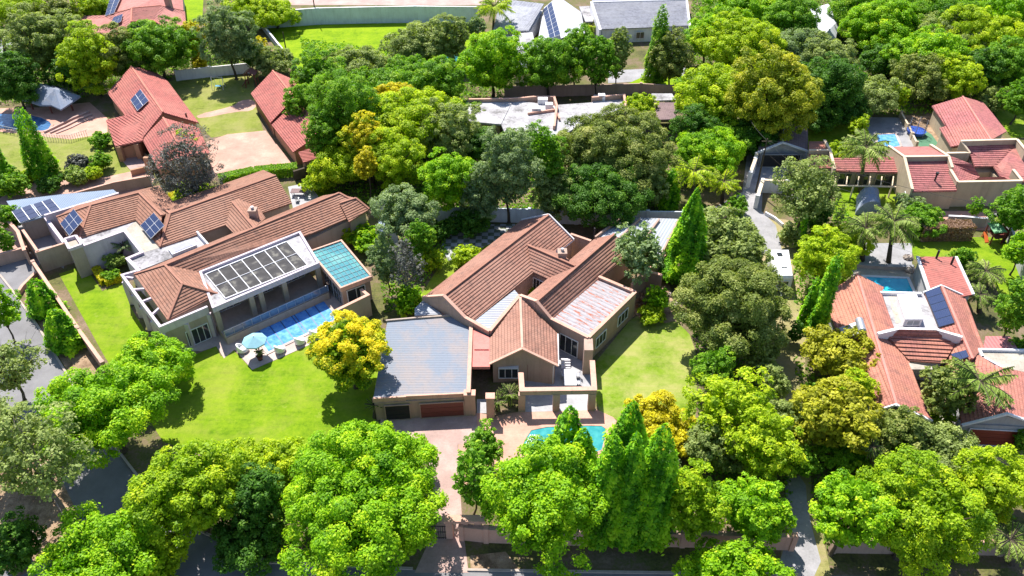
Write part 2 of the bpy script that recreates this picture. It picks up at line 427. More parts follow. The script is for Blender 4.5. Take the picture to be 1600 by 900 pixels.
L_('YE', 'leaves golden', (.30, .27, .008), (.62, .55, .010), (.86, .77, .03), .35)
L_('YT', 'leaves golden over green', (.08, .23, .008), (.34, .45, .012), (.80, .67, .02), .42)
L_('BR', 'leaves bronze green', (.08, .13, .022), (.24, .30, .055), (.56, .55, .19), .36)
L_('PU', 'twigs mauve', (.06, .07, .055), (.13, .135, .12), (.24, .235, .22), .2)
L_('CY', 'conifer green', (.04, .18, .005), (.17, .43, .008), (.50, .74, .02), .38)
L_('RD', 'leaves dusty red', (.14, .08, .05), (.30, .18, .12), (.44, .30, .22))
L_('PM', 'palm green', (.11, .19, .025), (.26, .37, .06), (.50, .57, .16), .35)
L_('BZ', 'leaves bronze gold', (.12, .20, .010), (.38, .42, .020), (.74, .65, .06), .38)
L_('YO', 'leaves yellow olive', (.17, .19, .012), (.44, .45, .025), (.68, .62, .06), .38)
def rot_uv(m, ang):
    nt = m.node_tree; T = NT(nt)
    for u in [n for n in nt.nodes if n.type == 'UVMAP']:
        mp = T.n('ShaderNodeMapping'); mp.inputs['Rotation'].default_value = (0, 0, ang)
        for l in list(u.outputs[0].links): tgt = l.to_socket; nt.links.remove(l); T.l(mp.outputs[0], tgt)
        T.l(u.outputs[0], mp.inputs['Vector'])
_d = P(919.5, 527.5, 3.5)-P(861, 498, 3.5); rot_uv(M['corrR'], -math.atan2(_d.y, _d.x))
def checker_mat():
    m, nt, b = new_mat('chequered pavers in grass'); T = NT(nt); p = T.pos()
    ck = T.n('ShaderNodeTexChecker'); T.l(p, ck.inputs['Vector']); ck.inputs['Scale'].default_value = 1.25
    ck.inputs['Color1'].default_value = (.46, .47, .50, 1); ck.inputs['Color2'].default_value = (.10, .13, .06, 1)
    T.l(T.mix(.25, ck.outputs['Color'], T.ramp(T.noise(p, 2, 5), [(.4, (.1, .1, .08)), (.6, (.4, .4, .38))])), b.inputs['Base Color']); b.inputs['Roughness'].default_value = .9
    return m
M['checker'] = checker_mat()
L_('BH', 'leaves fresh yellow green', (.11, .25, .005), (.34, .50, .008), (.68, .72, .02), .4)
# ------------------------------------------------------------------ buildings
NSH = [0]
def sheet(name, pts, m, lvl, smooth=0, hole=None):
    "a flat ground surface, each level 4 mm above the last"
    q = [P(x, y, 0) for x, y in pts]
    for _ in range(smooth):
        r = []
        for i in range(len(q)):
            a, b = q[i], q[(i+1) % len(q)]; r += [a.lerp(b, .25), a.lerp(b, .75)]
        q = r
    NSH[0] += 1; z = .004 + .007*lvl + .00009*NSH[0]
    q = [Vector((p.x, p.y, z)) for p in q]
    if newell(q).z < 0: q.reverse()
    b = MB(); b.poly(q); o = b.build(name, m); o['kind'] = 'structure'; return o
def V3(pts, D): return [P(*D[k]) if isinstance(k, str) else P(*k) for k in pts]
def plane_z(tri, x, y):
    n = newell(tri); a = tri[0]
    return a.z - (n.x*(x-a.x)+n.y*(y-a.y))/n.z
def roof(parent, D, faces, mt, cap=None, caps=(), wall=None, inset=.35, th=.16, c=.36, lip=.065, z0=0.0, name='roof', wname='wall'):
    """D: corner name -> (px, py, z). faces: strings of corner names. A tiled roof, ridge caps and the walls that carry it."""
    W = {k: P(*v) for k, v in D.items()}
    ff = []
    for f in faces:
        q = [W[k] for k in f]
        if newell(q).z < 0: f = f[::-1]
        ff.append(f)
    edges = {}
    for f in ff:
        for i in range(len(f)): edges[(f[i], f[(i+1) % len(f)])] = f
    bound = {a: b for (a, b) in edges if (b, a) not in edges}
    b = MB()
    for f in ff: b.tiles([W[k] for k in f], c, lip)
    down = Vector((0, 0, th))
    for f in ff: b.poly([W[k]-down for k in f[::-1]])
    for a, e in bound.items(): b.poly([W[a]-down, W[e]-down, W[e], W[a]])
    ro = b.build(name, mt, parent)
    if cap and caps:
        b = MB()
        for s in caps:
            for i in range(len(s)-1):
                up = Vector((0, 0, .07)); b.bar(W[s[i]]+up, W[s[i+1]]+up, .26, .14)
        b.build('ridge_cap', cap, ro)
    npn = 0
    for f in ff:
        q = [W[k] for k in f]; nn = newell(q); c0 = sum(q, Vector())/len(q); npn = max(npn, max(abs((p-c0).dot(nn)) for p in q))
    if npn > .25: print('NONPLANAR', parent.name, ff, round(npn, 2))
    if wall:
        # shrink the outline inwards and stand walls under it
        nxt = dict(bound); prv = {v: k for k, v in bound.items()}; N = {}
        for k in W:
            p = W[k]
            if k in nxt and k in prv:
                a = W[prv[k]]; e = W[nxt[k]]
                d1 = Vector((p.x-a.x, p.y-a.y)).normalized(); d2 = Vector((e.x-p.x, e.y-p.y)).normalized()
                n1 = Vector((-d1.y, d1.x)); n2 = Vector((-d2.y, d2.x)); h = n1+n2
                h = h/max(.35, h.dot(n1)) if h.length > .2 else n1
                x, y = p.x+h.x*inset, p.y+h.y*inset
                zs = [plane_z([W[j] for j in f], x, y) for f in ff if k in f and abs(newell([W[j] for j in f]).z) > .2]
                z = min(zs) if zs else p.z
                z = max(min(z, p.z+.6), p.z-.6)
            else: x, y, z = p.x, p.y, p.z
            N[k] = Vector((x, y, z-th-.03-min(npn*1.6, .9)))
        b = MB()
        for f in ff: b.poly([N[k] for k in f])
        for a, e in bound.items():
            b.poly([Vector((N[a].x, N[a].y, z0)), Vector((N[e].x, N[e].y, z0)), N[e], N[a]])
        b.build(wname, wall, parent)
    return ro
def hit(tri, x, y, lift=.12):
    "where the sight line through x, y meets the plane of three points, raised a little"
    T_ = [P(*t) for t in tri]; n = newell(T_); n = n if n.z > 0 else -n
    o = Vector((0, 0, CAM_H)); d = (P(x, y, 0)-o); t = (T_[0]-o).dot(n)/d.dot(n); return o+d*t+n*lift
def solar_on(parent, tri, quad, cols, rows, lift=.12, fr='frame'):
    return solar(parent, None, 0, 0, cols, rows, fr, pts=[hit(tri, x, y, lift) for x, y in quad])
def flat(parent, pts, z, mt, th=.2, name='flat_roof'):
    b = MB(); q = [P(x, y, z) for x, y in pts]; b.prism(q, z-th, z); return b.build(name, mt, parent)
def block(parent, pts, z, mt, z0=0., name='wall', inset=0.):
    b = MB(); q = [P(x, y, z) for x, y in pts]
    if inset:
        c = sum(q, Vector())/len(q)
        q = [p + (c-p).normalized()*inset for p in q]
    b.prism(q, z0, z); return b.build(name, mt, parent)
def parapet(parent, pts, z, mt, z0=0., th=.25, closed=False, name='parapet', cope=None, zs=None):
    "wall along a line of photo points lying on its top edge"
    q = [P(x, y, z) for x, y in pts]
    if closed: q.append(q[0])
    b = MB()
    for i in range(len(q)-1):
        a, e = q[i].copy(), q[i+1].copy(); d = (e-a).normalized()
        b.wall(a-d*th*.45, e+d*th*.45, z0, z-(.003*i), th)
    o = b.build(name, mt, parent)
    if cope:
        b = MB()
        for i in range(len(q)-1):
            a, e = q[i], q[i+1]; d = (e-a).normalized()
            b.wall(a-d*(th*.5), e+d*(th*.5), z+.003*(i+1), z+.07+.003*i, th+.1)
        b.build('coping', cope, o)
    return o
def onwall(parent, A, B, t0, t1, z0, z1, kind='window', glass='glass', fr='frame', mull=1, rows=1, out=None, depth_=.06, name=None):
    """an opening on the upright wall through plan points A, B (world); t along it"""
    A = Vector((A[0], A[1], 0)); B = Vector((B[0], B[1], 0)); d = (B-A); n = Vector((-d.y, d.x, 0)).normalized()
    if n.dot(-A) < 0: n = -n                       # outward = the side the photographer stands on
    if out: n = -n
    a = A+d*t0; e = A+d*t1; d = (e-a); ln = d.length; d.normalize(); b = MB(); w = .09
    def bx(bb, s0, s1, h0, h1, o0, o1):
        bb.prism([a+d*s0+n*o0, a+d*s1+n*o0, a+d*s1+n*o1, a+d*s0+n*o1], h0, h1)
    bx(b, 0, ln, z0, z0+w, .01, depth_+.04); bx(b, 0, ln, z1-w, z1, .01, depth_+.04)
    bx(b, 0, w, z0+w, z1-w, .01, depth_+.04); bx(b, ln-w, ln, z0+w, z1-w, .01, depth_+.04)
    for i in range(1, mull+1): s = ln*i/(mull+1); bx(b, s-w/3, s+w/3, z0+w, z1-w, .01, depth_+.03)
    for i in range(1, rows): h = z0+(z1-z0)*i/rows; bx(b, w, ln-w, h-w/3, h+w/3, .01, depth_+.02)
    nm = name or kind
    if kind in ('window', 'glass_door'):
        f = b.build(nm, M[fr], parent); g = MB(); bx(g, w, ln-w, z0+w, z1-w, .005, depth_); g.build('pane', M[glass], f)
    else:
        f = b.build(nm, M[fr], parent); g = MB()
        k = max(3, int((z1-z0)/.55))
        for i in range(k):
            h0 = z0+w+(z1-z0-2*w)*i/k; h1 = z0+w+(z1-z0-2*w)*(i+1)/k
            bx(g, w, ln-w, h0+.015, h1-.015, .005, depth_)
        g.build('door_leaf', M[glass], f)
    return f
def solar(parent, quad, z0, z1, cols, rows, fr='frame', th=.06, name='solar_panel', lift=0., pts=None):
    "tilted panel array; quad = TL TR BR BL in the photo, z1 at its top edge, z0 at its foot"
    zz = (z1, z1, z0, z0) if isinstance(z1, (int, float)) else z1
    q = pts or [P(x, y, z) for (x, y), z in zip(quad, zz)]
    b = MB(); b.slab([p-Vector((0, 0, .02)) for p in q], th); f = b.build(name, M[fr], parent)
    g = MB(); TL, TR, BR, BL = q
    for i in range(cols):
        for j in range(rows):
            def at(u, v): return TL.lerp(TR, u).lerp(BL.lerp(BR, u), v)
            e = .035; u0, u1 = (i+e)/cols, (i+1-e)/cols; v0, v1 = (j+e)/rows, (j+1-e)/rows
            g.slab([at(u0, v0)+Vector((0, 0, .012)), at(u1, v0)+Vector((0, 0, .012)), at(u1, v1)+Vector((0, 0, .012)), at(u0, v1)+Vector((0, 0, .012))], .04)
    g.build('solar_cells', M['solar'], f); return f
def chimney(parent, x, y, z, w=.9, h=1.2, mt='wallB', base=None):
    p = P(x, y, z); b = MB()
    b.prism([p+Vector((-w/2, -w/2, 0)), p+Vector((w/2, -w/2, 0)), p+Vector((w/2, w/2, 0)), p+Vector((-w/2, w/2, 0))], base or z-1.2, z+h*.8)
    e = w/2+.08; b.prism([p+Vector((-e, -e, 0)), p+Vector((e, -e, 0)), p+Vector((e, e, 0)), p+Vector((-e, e, 0))], z+h*.8+.002, z+h)
    c = b.build('chimney', M[mt], parent)
    b = MB(); b.tube([p+Vector((0, 0, z*0+h)), p+Vector((0, 0, h+.35))], .2, 10); b.build('chimney_pot', M['metalg'], c); return c
def bwall(label, pts, h, mt, cope=None, th=.25, piers=0, group=None, pierh=.15, name='boundary_wall', cat='wall'):
    q = [P(x, y, 0) for x, y in pts]
    t = thing(name, label, cat, q[0], group)
    b = MB()
    for i in range(len(q)-1):
        d = (q[i+1]-q[i]).normalized(); b.wall(q[i]-d*.1, q[i+1]+d*.1, 0, h-.003*i, th)
    b.build('wall_panel', M[mt], t)
    if cope:
        b = MB()
        for i in range(len(q)-1):
            d = (q[i+1]-q[i]).normalized(); b.wall(q[i]-d*.1, q[i+1]+d*.1, h+.002, h+.07+.003*i, th+.12)
        b.build('coping', M[cope], t)
    if piers:
        for i in range(len(q)-1):
            n = max(1, int((q[i+1]-q[i]).length/piers))
            for k in range(n+1 if i == len(q)-2 else n):
                p = q[i].lerp(q[i+1], k/n); d = (q[i+1]-q[i]).normalized()
                b = MB(); b.wall(p-d*.22, p+d*.22, 0, h+pierh, th+.2); b.build('pier', M[mt], t)
    return t
# ------------------------------------------------------------------ vegetation
def quads_mesh(name, V, lv, m, origin):
    n = len(V)//4
    me = bpy.data.meshes.new(name)
    me.vertices.add(4*n); me.loops.add(4*n); me.polygons.add(n)
    me.vertices.foreach_set('co', (V-np.array(origin)).astype(np.float32).ravel())
    me.loops.foreach_set('vertex_index', np.arange(4*n, dtype=np.int32))
    me.polygons.foreach_set('loop_start', np.arange(0, 4*n, 4, dtype=np.int32))
    a = me.attributes.new('lv', 'FLOAT', 'FACE'); a.data.foreach_set('value', np.clip(lv, 0, 1).astype(np.float32))
    me.materials.append(m); me.update(calc_edges=True); return me
def leaf_quads(rng, pos, nrm, ln, wd, droop=None):
    n = len(pos)
    nrm = nrm/np.linalg.norm(nrm, axis=1, keepdims=True)
    r = rng.normal(size=(n, 3)) if droop is None else droop + rng.normal(size=(n, 3))*.35
    t = r-(r*nrm).sum(1, keepdims=True)*nrm; t /= np.linalg.norm(t, axis=1, keepdims=True)+1e-9
    b = np.cross(nrm, t); s = rng.uniform(.5, 1.5, (n, 1))
    t = t*ln*s/2; b = b*wd*s/2
    V = np.stack([pos-t, pos-t*.1+b, pos+t, pos-t*.1-b], 1)
    return V.reshape(-1, 3)
def unit(rng, n):
    v = rng.normal(size=(n, 3)); return v/np.linalg.norm(v, axis=1, keepdims=True)
def fib(rng, n, jit):
    k = np.arange(n)+.5; ph = np.arccos(1-2*k/n); th = math.pi*(1+5**.5)*k+rng.uniform(0, 6)
    D = np.stack([np.cos(th)*np.sin(ph), np.sin(th)*np.sin(ph), np.cos(ph)], 1)+rng.normal(size=(n, 3))*jit
    return D/np.linalg.norm(D, axis=1, keepdims=True)
def crown_round(rng, rx, rz, leaf=.24, dens=1.0, rough=.2, csize=1., low=-.5, top_tint=0.):
    """a crown of big lobes, each covered with leaf clumps, each clump a spray of leaves"""
    rx *= 1.05; rz *= 1.05; E = np.array([rx, rx, rz]); nl = int(9+min(rx, 8)*1.3)
    D = fib(rng, nl, .22); D = D[D[:, 2] > -.55]
    f = rng.uniform(.50, .68, len(D))*(1+rough*rng.uniform(-.55, .9, len(D)))
    LC = np.vstack([D*f[:, None]*E, np.zeros((1, 3))])
    LR = np.append(rng.uniform(.30, .44, len(D)), .56)*rx
    out = []; lvs = []; tops = []
    rc0 = csize*min(.88, max(.22, rx*.15))
    for c, R1 in zip(LC, LR):
        m = int(max(8, 2.6*4*R1*R1/(rc0*rc0)*.30)); d1 = fib(rng, m, .25)
        pos = c+d1*R1*rng.uniform(.86, 1.10, (m, 1))*np.array([1, 1, min(1.1, rz/rx)])
        # keep what is near the outside of the crown
        others = np.min([np.linalg.norm((pos-o_)/(r_*np.array([1, 1, min(1.1, rz/rx)])), axis=1)+(10 if o_ is c else 0) for o_, r_ in zip(LC, LR)], axis=0)
        k = (others > .82) & (pos[:, 2]/rz > low); pos = pos[k]
        if len(pos) == 0: continue
        tops.append(pos[rng.integers(len(pos))]*.9)
        rc = rc0*rng.uniform(.65, 1.35, len(pos)); tone = rng.normal(0, .13, len(pos))
        n = np.maximum(7, (dens*3.9*rc*rc/(leaf*leaf*.42)).astype(int)); idx = np.repeat(np.arange(len(pos)), n); N = len(idx)
        d = unit(rng, N); od = pos[idx]/(np.linalg.norm(pos[idx], axis=1, keepdims=True)+1e-6)
        d = d+od*.55+np.array([0, 0, .35]); d /= np.linalg.norm(d, axis=1, keepdims=True)
        rr = rc[idx][:, None]*(.50+.56*rng.random((N, 1)))
        p = pos[idx]+d*rr*np.array([1, 1, .75])
        nm = d*.8+np.array([-.05, .18, .55])+rng.normal(size=(N, 3))*.42
        out.append(leaf_quads(rng, p, nm, leaf*1.3, leaf*.85))
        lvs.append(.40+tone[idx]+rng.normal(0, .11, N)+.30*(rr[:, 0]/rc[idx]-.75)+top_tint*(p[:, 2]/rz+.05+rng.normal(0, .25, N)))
    # sparse inner leaves that close the view through the crown
    n = int(dens*22*rx*rx/(leaf*leaf*3)); d = unit(rng, n); p = d*E*rng.uniform(.45, .72, (n, 1)); p = p[p[:, 2]/rz > low]; n = len(p)
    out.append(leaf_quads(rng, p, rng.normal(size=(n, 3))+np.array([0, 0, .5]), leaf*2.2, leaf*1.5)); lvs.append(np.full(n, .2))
    return np.vstack(out), np.concatenate(lvs), np.array(tops)
def crown_cone(rng, r, h, leaf=.26, dens=1.0, power=.85, z0=.0):
    area = math.pi*r*math.hypot(r, h)
    n = int(dens*area*3.4/(leaf*leaf*.4)); n = min(n, 22000)
    t = 1-np.sqrt(rng.random(n))*.999; t = np.clip(t, 0, .995)
    a = rng.random(n)*2*math.pi
    s1, s2 = rng.uniform(0, 6, 2)
    hh_ = h*t
    lump = 1+.14*np.sin(a*2+hh_*.6+s2)+.10*np.sin(a*3-hh_*1.1+s1)+.14*np.sin(a*4+hh_*1.7+s1)*np.cos(hh_*2.6-a*3+s2)+.11*np.sin(a*9+hh_*4.3+s2)*np.cos(hh_*5.1+s1)+.04*rng.normal(size=n)
    prof = (1-t)**power*np.minimum(1, (t+.04)/.10)**.5
    R_ = r*prof*lump*(1-.25*rng.random(n)**2)*(1+.22*(rng.random(n) > .93)*rng.random(n))
    p = np.stack([R_*np.cos(a), R_*np.sin(a), z0+t*h], 1)
    rad = np.stack([np.cos(a), np.sin(a), np.zeros(n)], 1)
    nm = rad*.8+np.array([-.08, .2, .75])+rng.normal(size=(n, 3))*.4
    V = leaf_quads(rng, p, nm, leaf*1.5, leaf*.7, droop=rad*.5+np.array([0, 0, 1.]))
    lv = .40+1.5*(lump-1)+rng.normal(0, .12, n)
    return V, lv
def trunk_mesh(rng, h, r, tops, bark, parent, base, lean=0., name='trunk', limbs=6, thin=False):
    b = MB(); base = Vector(base)
    l = Vector((rng.uniform(-1, 1), rng.uniform(-1, 1), 0))*lean
    fork = base+l+Vector((0, 0, h))
    b.tube([base-Vector((0, 0, .05)), base+Vector((0, 0, .25)), base.lerp(fork, .5)+Vector((.1, 0, 0)), fork], [r*1.5, r*1.05, r*.85, r*.7], 8)
    idx = rng.permutation(len(tops))[:limbs]
    for i in idx:
        t = Vector(tops[i]); mid = fork.lerp(t, .5)+Vector((0, 0, (t-fork).length*.08))
        b.tube([fork-Vector((0, 0, r*.3)), mid, t], [r*.55, r*.36, r*.12], 5)
        if thin:
            for _ in range(9):
                e = t+Vector(rng.uniform(-1, 1, 3).tolist())*(t-fork).length*.35
                b.tube([mid.lerp(t, rng.uniform(.2, .9)), e], [r*.16, r*.05], 4)
    return b.build(name, bark, parent)
TREES = []; SEED = [7]
CATS = {}
def locate(cx, cy, rx_px, ry_px, clear=.25, flat_=None):
    "crown centre, radius and half height in metres from how large it shows"
    z = 3.
    for _ in range(8):
        p = P(cx, cy, z); s = FPX/depth(p); rx = rx_px/s; ry = ry_px/s
        rz2 = ry*ry-(rx*ST)**2
        rz = math.sqrt(rz2)/CT if rz2 > 0 else 0
        rz = min(max(rz, rx*.55), rx*2.4)
        z = rz*(1+clear)+.1
    return P(cx, cy, z), rx, rz
def tree(cx, cy, rxp, ryp, pal, label, cat='tree', group=None, name=None, leaf=.165, dens=1., clear=None, rough=.3, cs=1.,
         bark='bark', thin=False, tint=0., limbs=6, low=-.62):
    SEED[0] += 1; rng = np.random.default_rng(SEED[0])
    bush = cat in ('bush', 'shrub', 'hedge')
    if clear is None: clear = .0 if bush else .35
    c, rx, rz = locate(cx, cy, rxp, ryp, clear)
    base = Vector((c.x, c.y, 0))
    nm = name or ('shrub' if bush else 'broadleaf_tree')
    t = thing(nm, label, cat, base, group)
    lf = leaf*(1.0 if c.y < 110 else 1.2)
    if rx < 1.6: lf = min(lf, .18)
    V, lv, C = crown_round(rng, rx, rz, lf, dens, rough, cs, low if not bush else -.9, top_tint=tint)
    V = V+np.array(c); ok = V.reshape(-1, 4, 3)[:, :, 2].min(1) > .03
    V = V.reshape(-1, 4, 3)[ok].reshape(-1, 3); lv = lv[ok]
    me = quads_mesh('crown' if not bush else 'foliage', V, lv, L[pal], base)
    o = bpy.data.objects.new(me.name, me); scene.collection.objects.link(o); o.parent = t
    tops = [tuple(Vector(q)+c) for q in C if q[2] > -rz*.3] or [tuple(c)]
    hh = max(.3, c.z-rz*.75) if not bush else .25
    trunk_mesh(rng, hh, max(.06, min(.36, rx*.055)), tops, M[bark], t, base, .3 if not bush else 0, 'trunk' if not bush else 'stem', limbs if not bush else 3, thin)
    TREES.append((cx, cy, rxp, ryp)); return t
def conifer(tipx, tipy, bx, by, wpx, pal, label, group=None, name='conifer', power=.85, leaf=.26, cat='tree', dens=1.):
    SEED[0] += 1; rng = np.random.default_rng(SEED[0])
    base = P(bx, by, 0)
    lo, hi = .3, 40.
    for _ in range(40):
        m_ = (lo+hi)/2
        if proj(Vector((base.x, base.y, m_)))[1] > tipy: lo = m_
        else: hi = m_
    h = lo; r = wpx/2/(FPX/depth(base))
    t = thing(name, label, cat, base, group)
    V, lv = crown_cone(rng, r, h*.97, leaf, dens, power, h*.03)
    V = V+np.array(base)
    me = quads_mesh('crown', V, lv, L[pal], base)
    o = bpy.data.objects.new('crown', me); scene.collection.objects.link(o); o.parent = t
    b = MB(); b.tube([base, base+Vector((0, 0, h*.8))], [max(.08, r*.12), .04], 7); b.build('trunk', M['bark'], t)
    return t
def palm(cx, cy, bx, by, rpx, label, pal='PM', group=None, fronds=30, name='palm_tree', cat='palm tree', droop=.9, wd=.36, cyc=False):
    SEED[0] += 1; rng = np.random.default_rng(SEED[0])
    base = P(bx, by, 0); lo, hi = .1, 40.
    for _ in range(40):
        m_ = (lo+hi)/2
        if proj(Vector((base.x, base.y, m_)))[1] > cy: lo = m_
        else: hi = m_
    h = lo; top = Vector((base.x, base.y, h)); top.x = (cx-800)/FPX*depth(top); rad = rpx/(FPX/depth(top))
    t = thing(name, label, cat, base, group)
    b = MB(); tr = .28 if not cyc else .22
    b.tube([base, base.lerp(top, .5), top], [tr*1.2, tr*.8, tr*.9], 9); b.build('trunk', M['bark'], t)
    VV = []; LV = []
    b = MB()
    for i in range(fronds):
        a = 2.4*i+rng.uniform(-.2, .2); el = rng.uniform(.15, 1.15) if i > fronds*.3 else rng.uniform(-.1, .4)
        dx = Vector((math.cos(a), math.sin(a), 0)); pts = []
        for k in range(9):
            s = k/8*rad*rng.uniform(.97, 1.03); z = math.sin(el)*s - droop*(k/8)**2*rad*.55
            pts.append(top+dx*(s*math.cos(el*.6))+Vector((0, 0, z+.1)))
        b.tube(pts, [.045]*8+[.01], 4)
        side = Vector((-dx.y, dx.x, 0)); lvb = rng.normal(.5, .15)
        for k in range(1, 40):
            f = k/40*8; p = pts[int(f)].lerp(pts[min(8, int(f)+1)], f-int(f))
            wl_ = rad*wd*.62*math.sin(math.pi*min(1, (k+5)/45))**.7
            for s in (-1, 1):
                jl = rng.uniform(.7, 1.15); tip = p+side*s*wl_*.75*jl+dx*wl_*rng.uniform(.25, .7)+Vector((0, 0, -wl_*rng.uniform(.1, 1.1)))
                wv = dx*(.016*rad+.014)
                VV += [p-wv, p+wv, tip+wv*.3, tip-wv*.3]; LV.append(lvb+rng.normal(0, .12))
    me = quads_mesh('fronds', np.array([tuple(v) for v in VV]), np.array(LV), L[pal], base)
    o = bpy.data.objects.new('fronds', me); scene.collection.objects.link(o); o.parent = t
    b.build('frond_stem', M['bark'], t); return t
def scatter(name, label, polys, pal, n, h=.5, leaf=.3, cat='ground cover', seed=3):
    "undergrowth and ground cover nobody could count"
    rng = np.random.default_rng(seed); pos = []
    for pl in polys:
        q = [P(x, y, 0) for x, y in pl]; xs = [p.x for p in q]; ys = [p.y for p in q]
        A = abs(sum(q[i].x*q[(i+1) % len(q)].y-q[(i+1) % len(q)].x*q[i].y for i in range(len(q))))/2
        m_ = int(n*A); X = rng.uniform(min(xs), max(xs), m_*3); Y = rng.uniform(min(ys), max(ys), m_*3)
        ins = np.zeros(len(X), bool)
        for i in range(len(q)):
            a, b = q[i], q[(i+1) % len(q)]
            if a.y == b.y: continue
            cnd = ((a.y > Y) != (b.y > Y)) & (X < (b.x-a.x)*(Y-a.y)/(b.y-a.y)+a.x); ins ^= cnd
        X, Y = X[ins][:m_], Y[ins][:m_]
        H = h*(.5+.9*(np.sin(X*.9+Y*.5)*np.cos(Y*.8-X*.3)))
        Z = .05+np.clip(H, .04, 2)*rng.random(len(X))
        pos.append(np.stack([X, Y, Z], 1))
    p = np.vstack(pos); nm = rng.normal(size=p.shape)*.6+np.array([0, 0, .8])
    V = leaf_quads(rng, p, nm, leaf*1.3, leaf*.8); o0 = (p[:, 0].mean(), p[:, 1].mean(), 0)
    me = quads_mesh(name, V, .4+rng.normal(0, .2, len(p)), L[pal], o0)
    o = bpy.data.objects.new(name, me); scene.collection.objects.link(o); o.location = o0
    return tag(o, label, cat, None, 'stuff')
# ------------------------------------------------------------------ the ground
gb = MB(); gb.poly([(-1500, -600, 0), (1500, -600, 0), (1500, 2500, 0), (-1500, 2500, 0)])
o = gb.build('ground', M['soil']); o['kind'] = 'structure'
sheet('road', [(-90, 330), (-10, 398), (20, 455), (60, 512), (107, 590), (150, 660), (215, 745), (300, 825), (420, 880), (620, 890), (1000, 896), (1800, 905), (1900, 1100), (-200, 1100), (-60, 905), (60, 880), (117, 835), (87, 782), (50, 700), (0, 640), (-90, 560)], M['asphalt'], 0)
sheet('pavement', [(0, 395), (52, 393), (63, 412), (30, 455), (18, 452), (-5, 415)], M['asphalt'], 1)
sheet('verge', [(35, 455), (64, 425), (170, 575), (160, 640), (112, 590), (64, 512)], M['litter'], 1)
sheet('verge', [(88, 690), (92, 740), (120, 800), (140, 850), (60, 882), (25, 905), (-40, 840), (-40, 700), (20, 650)], M['litter'], 1)
sheet('verge', [(340, 872), (650, 855), (655, 888), (430, 878)], M['soil'], 1)
sheet('verge', [(722, 850), (1065, 852), (1400, 858), (1720, 860), (1720, 892), (1000, 893), (730, 888)], M['soil'], 1)
sheet('verge', [(735, 868), (790, 862), (815, 893), (735, 892)], M['litter'], 2)
# kerbs of the side street and the bottom road
def kerb(pts):
    b = MB(); q = [P(x, y, 0) for x, y in pts]
    for i in range(len(q)-1): b.wall(q[i], q[i+1], 0, .13-.002*i, .22)
    o = b.build('kerb', M['kerb']); o['kind'] = 'structure'
kerb([(0, 430), (20, 455), (60, 511), (107, 589), (150, 659), (215, 744), (300, 824), (420, 879), (645, 889)])
kerb([(730, 891), (1000, 895), (1250, 898)])
kerb([(50, 700), (87, 781), (117, 834), (100, 858)])
# house with the lap pool
sheet('lawn', [(92, 428), (140, 412), (190, 428), (203, 478), (245, 548), (300, 556), (338, 541), (345, 557), (366, 548), (394, 578), (445, 557), (482, 540), (530, 515), (590, 560), (600, 640), (560, 690), (480, 715), (420, 745), (340, 720), (255, 690), (215, 630), (165, 560)], M['lawnA'], 1)
sheet('terrace', [(255, 500), (330, 470), (505, 440), (560, 470), (540, 512), (492, 535), (445, 556), (394, 578), (367, 546), (350, 560), (338, 541), (315, 549), (250, 545)], M['deck'], 2)
sheet('courtyard', [(20, 350), (72, 338), (100, 385), (100, 420), (62, 398)], M['concrete'], 2)
sheet('courtyard', [(300, 360), (352, 348), (372, 372), (330, 388)], M['deck'], 3)
sheet('courtyard', [(450, 292), (482, 285), (505, 318), (460, 335)], M['stone'], 2)
sheet('flower_bed', [(140, 385), (200, 370), (222, 410), (190, 440), (160, 455), (138, 425)], M['soil'], 3)
sheet('path', [(0, 300), (60, 283), (150, 280), (232, 262), (246, 285), (200, 305), (60, 330), (0, 345)], M['brick'], 2, 1)
sheet('path', [(-20, 350), (20, 345), (46, 390), (-20, 402)], M['brick'], 2)
# main house
sheet('driveway', [(596, 648), (745, 646), (748, 690), (715, 695), (722, 812), (732, 895), (648, 895), (684, 815), (668, 705), (640, 680), (592, 676)], M['brick3'], 2)
sheet('terrace', [(745, 645), (775, 650), (815, 643), (932, 640), (958, 652), (975, 672), (960, 715), (820, 760), (745, 760), (715, 760), (716, 695), (746, 690)], M['brick2'], 3)
sheet('patio', [(745, 624), (764, 624), (764, 646), (745, 646)], M['stone'], 4)
sheet('patio', [(820, 560), (925, 530), (930, 641), (820, 644)], M['stone'], 4)
sheet('lawn', [(925, 575), (935, 560), (1002, 480), (1055, 500), (1085, 530), (1090, 600), (1085, 680), (1040, 690), (985, 668), (953, 650), (932, 640)], M['lawnB'], 1, 1)
sheet('lawn', [(652, 470), (690, 410), (745, 360), (810, 350), (800, 370), (720, 425), (665, 470)], M['lawnA'], 1)
sheet('stepping_paving', [(690, 385), (700, 352), (805, 350), (800, 365), (725, 400), (700, 408)], M['checker'], 2)
sheet('flower_bed', [(975, 470), (1000, 445), (1045, 440), (1062, 500), (1040, 505), (1000, 498)], M['litter'], 2)
# orange roofed neighbour behind on the left
sheet('lawn', [(-60, 205), (40, 205), (110, 218), (165, 208), (215, 270), (110, 280), (30, 278), (-60, 290)], M['lawnE'], 1)
sheet('terrace', [(-60, 170), (60, 168), (140, 160), (168, 185), (168, 208), (110, 218), (40, 210), (-60, 200)], M['brick2'], 2)
sheet('lawn', [(262, 128), (300, 118), (395, 118), (402, 175), (412, 205), (330, 215), (300, 180)], M['lawnE'], 1)
sheet('path', [(305, 180), (365, 166), (375, 157), (395, 155), (402, 165), (392, 174), (372, 174), (312, 186)], M['brick'], 2, 1)
sheet('driveway', [(322, 222), (355, 210), (415, 204), (460, 260), (415, 268), (330, 275), (300, 270)], M['brick'], 2)
sheet('lawn', [(468, 268), (505, 262), (530, 280), (520, 300), (500, 310)], M['lawnA'], 1)
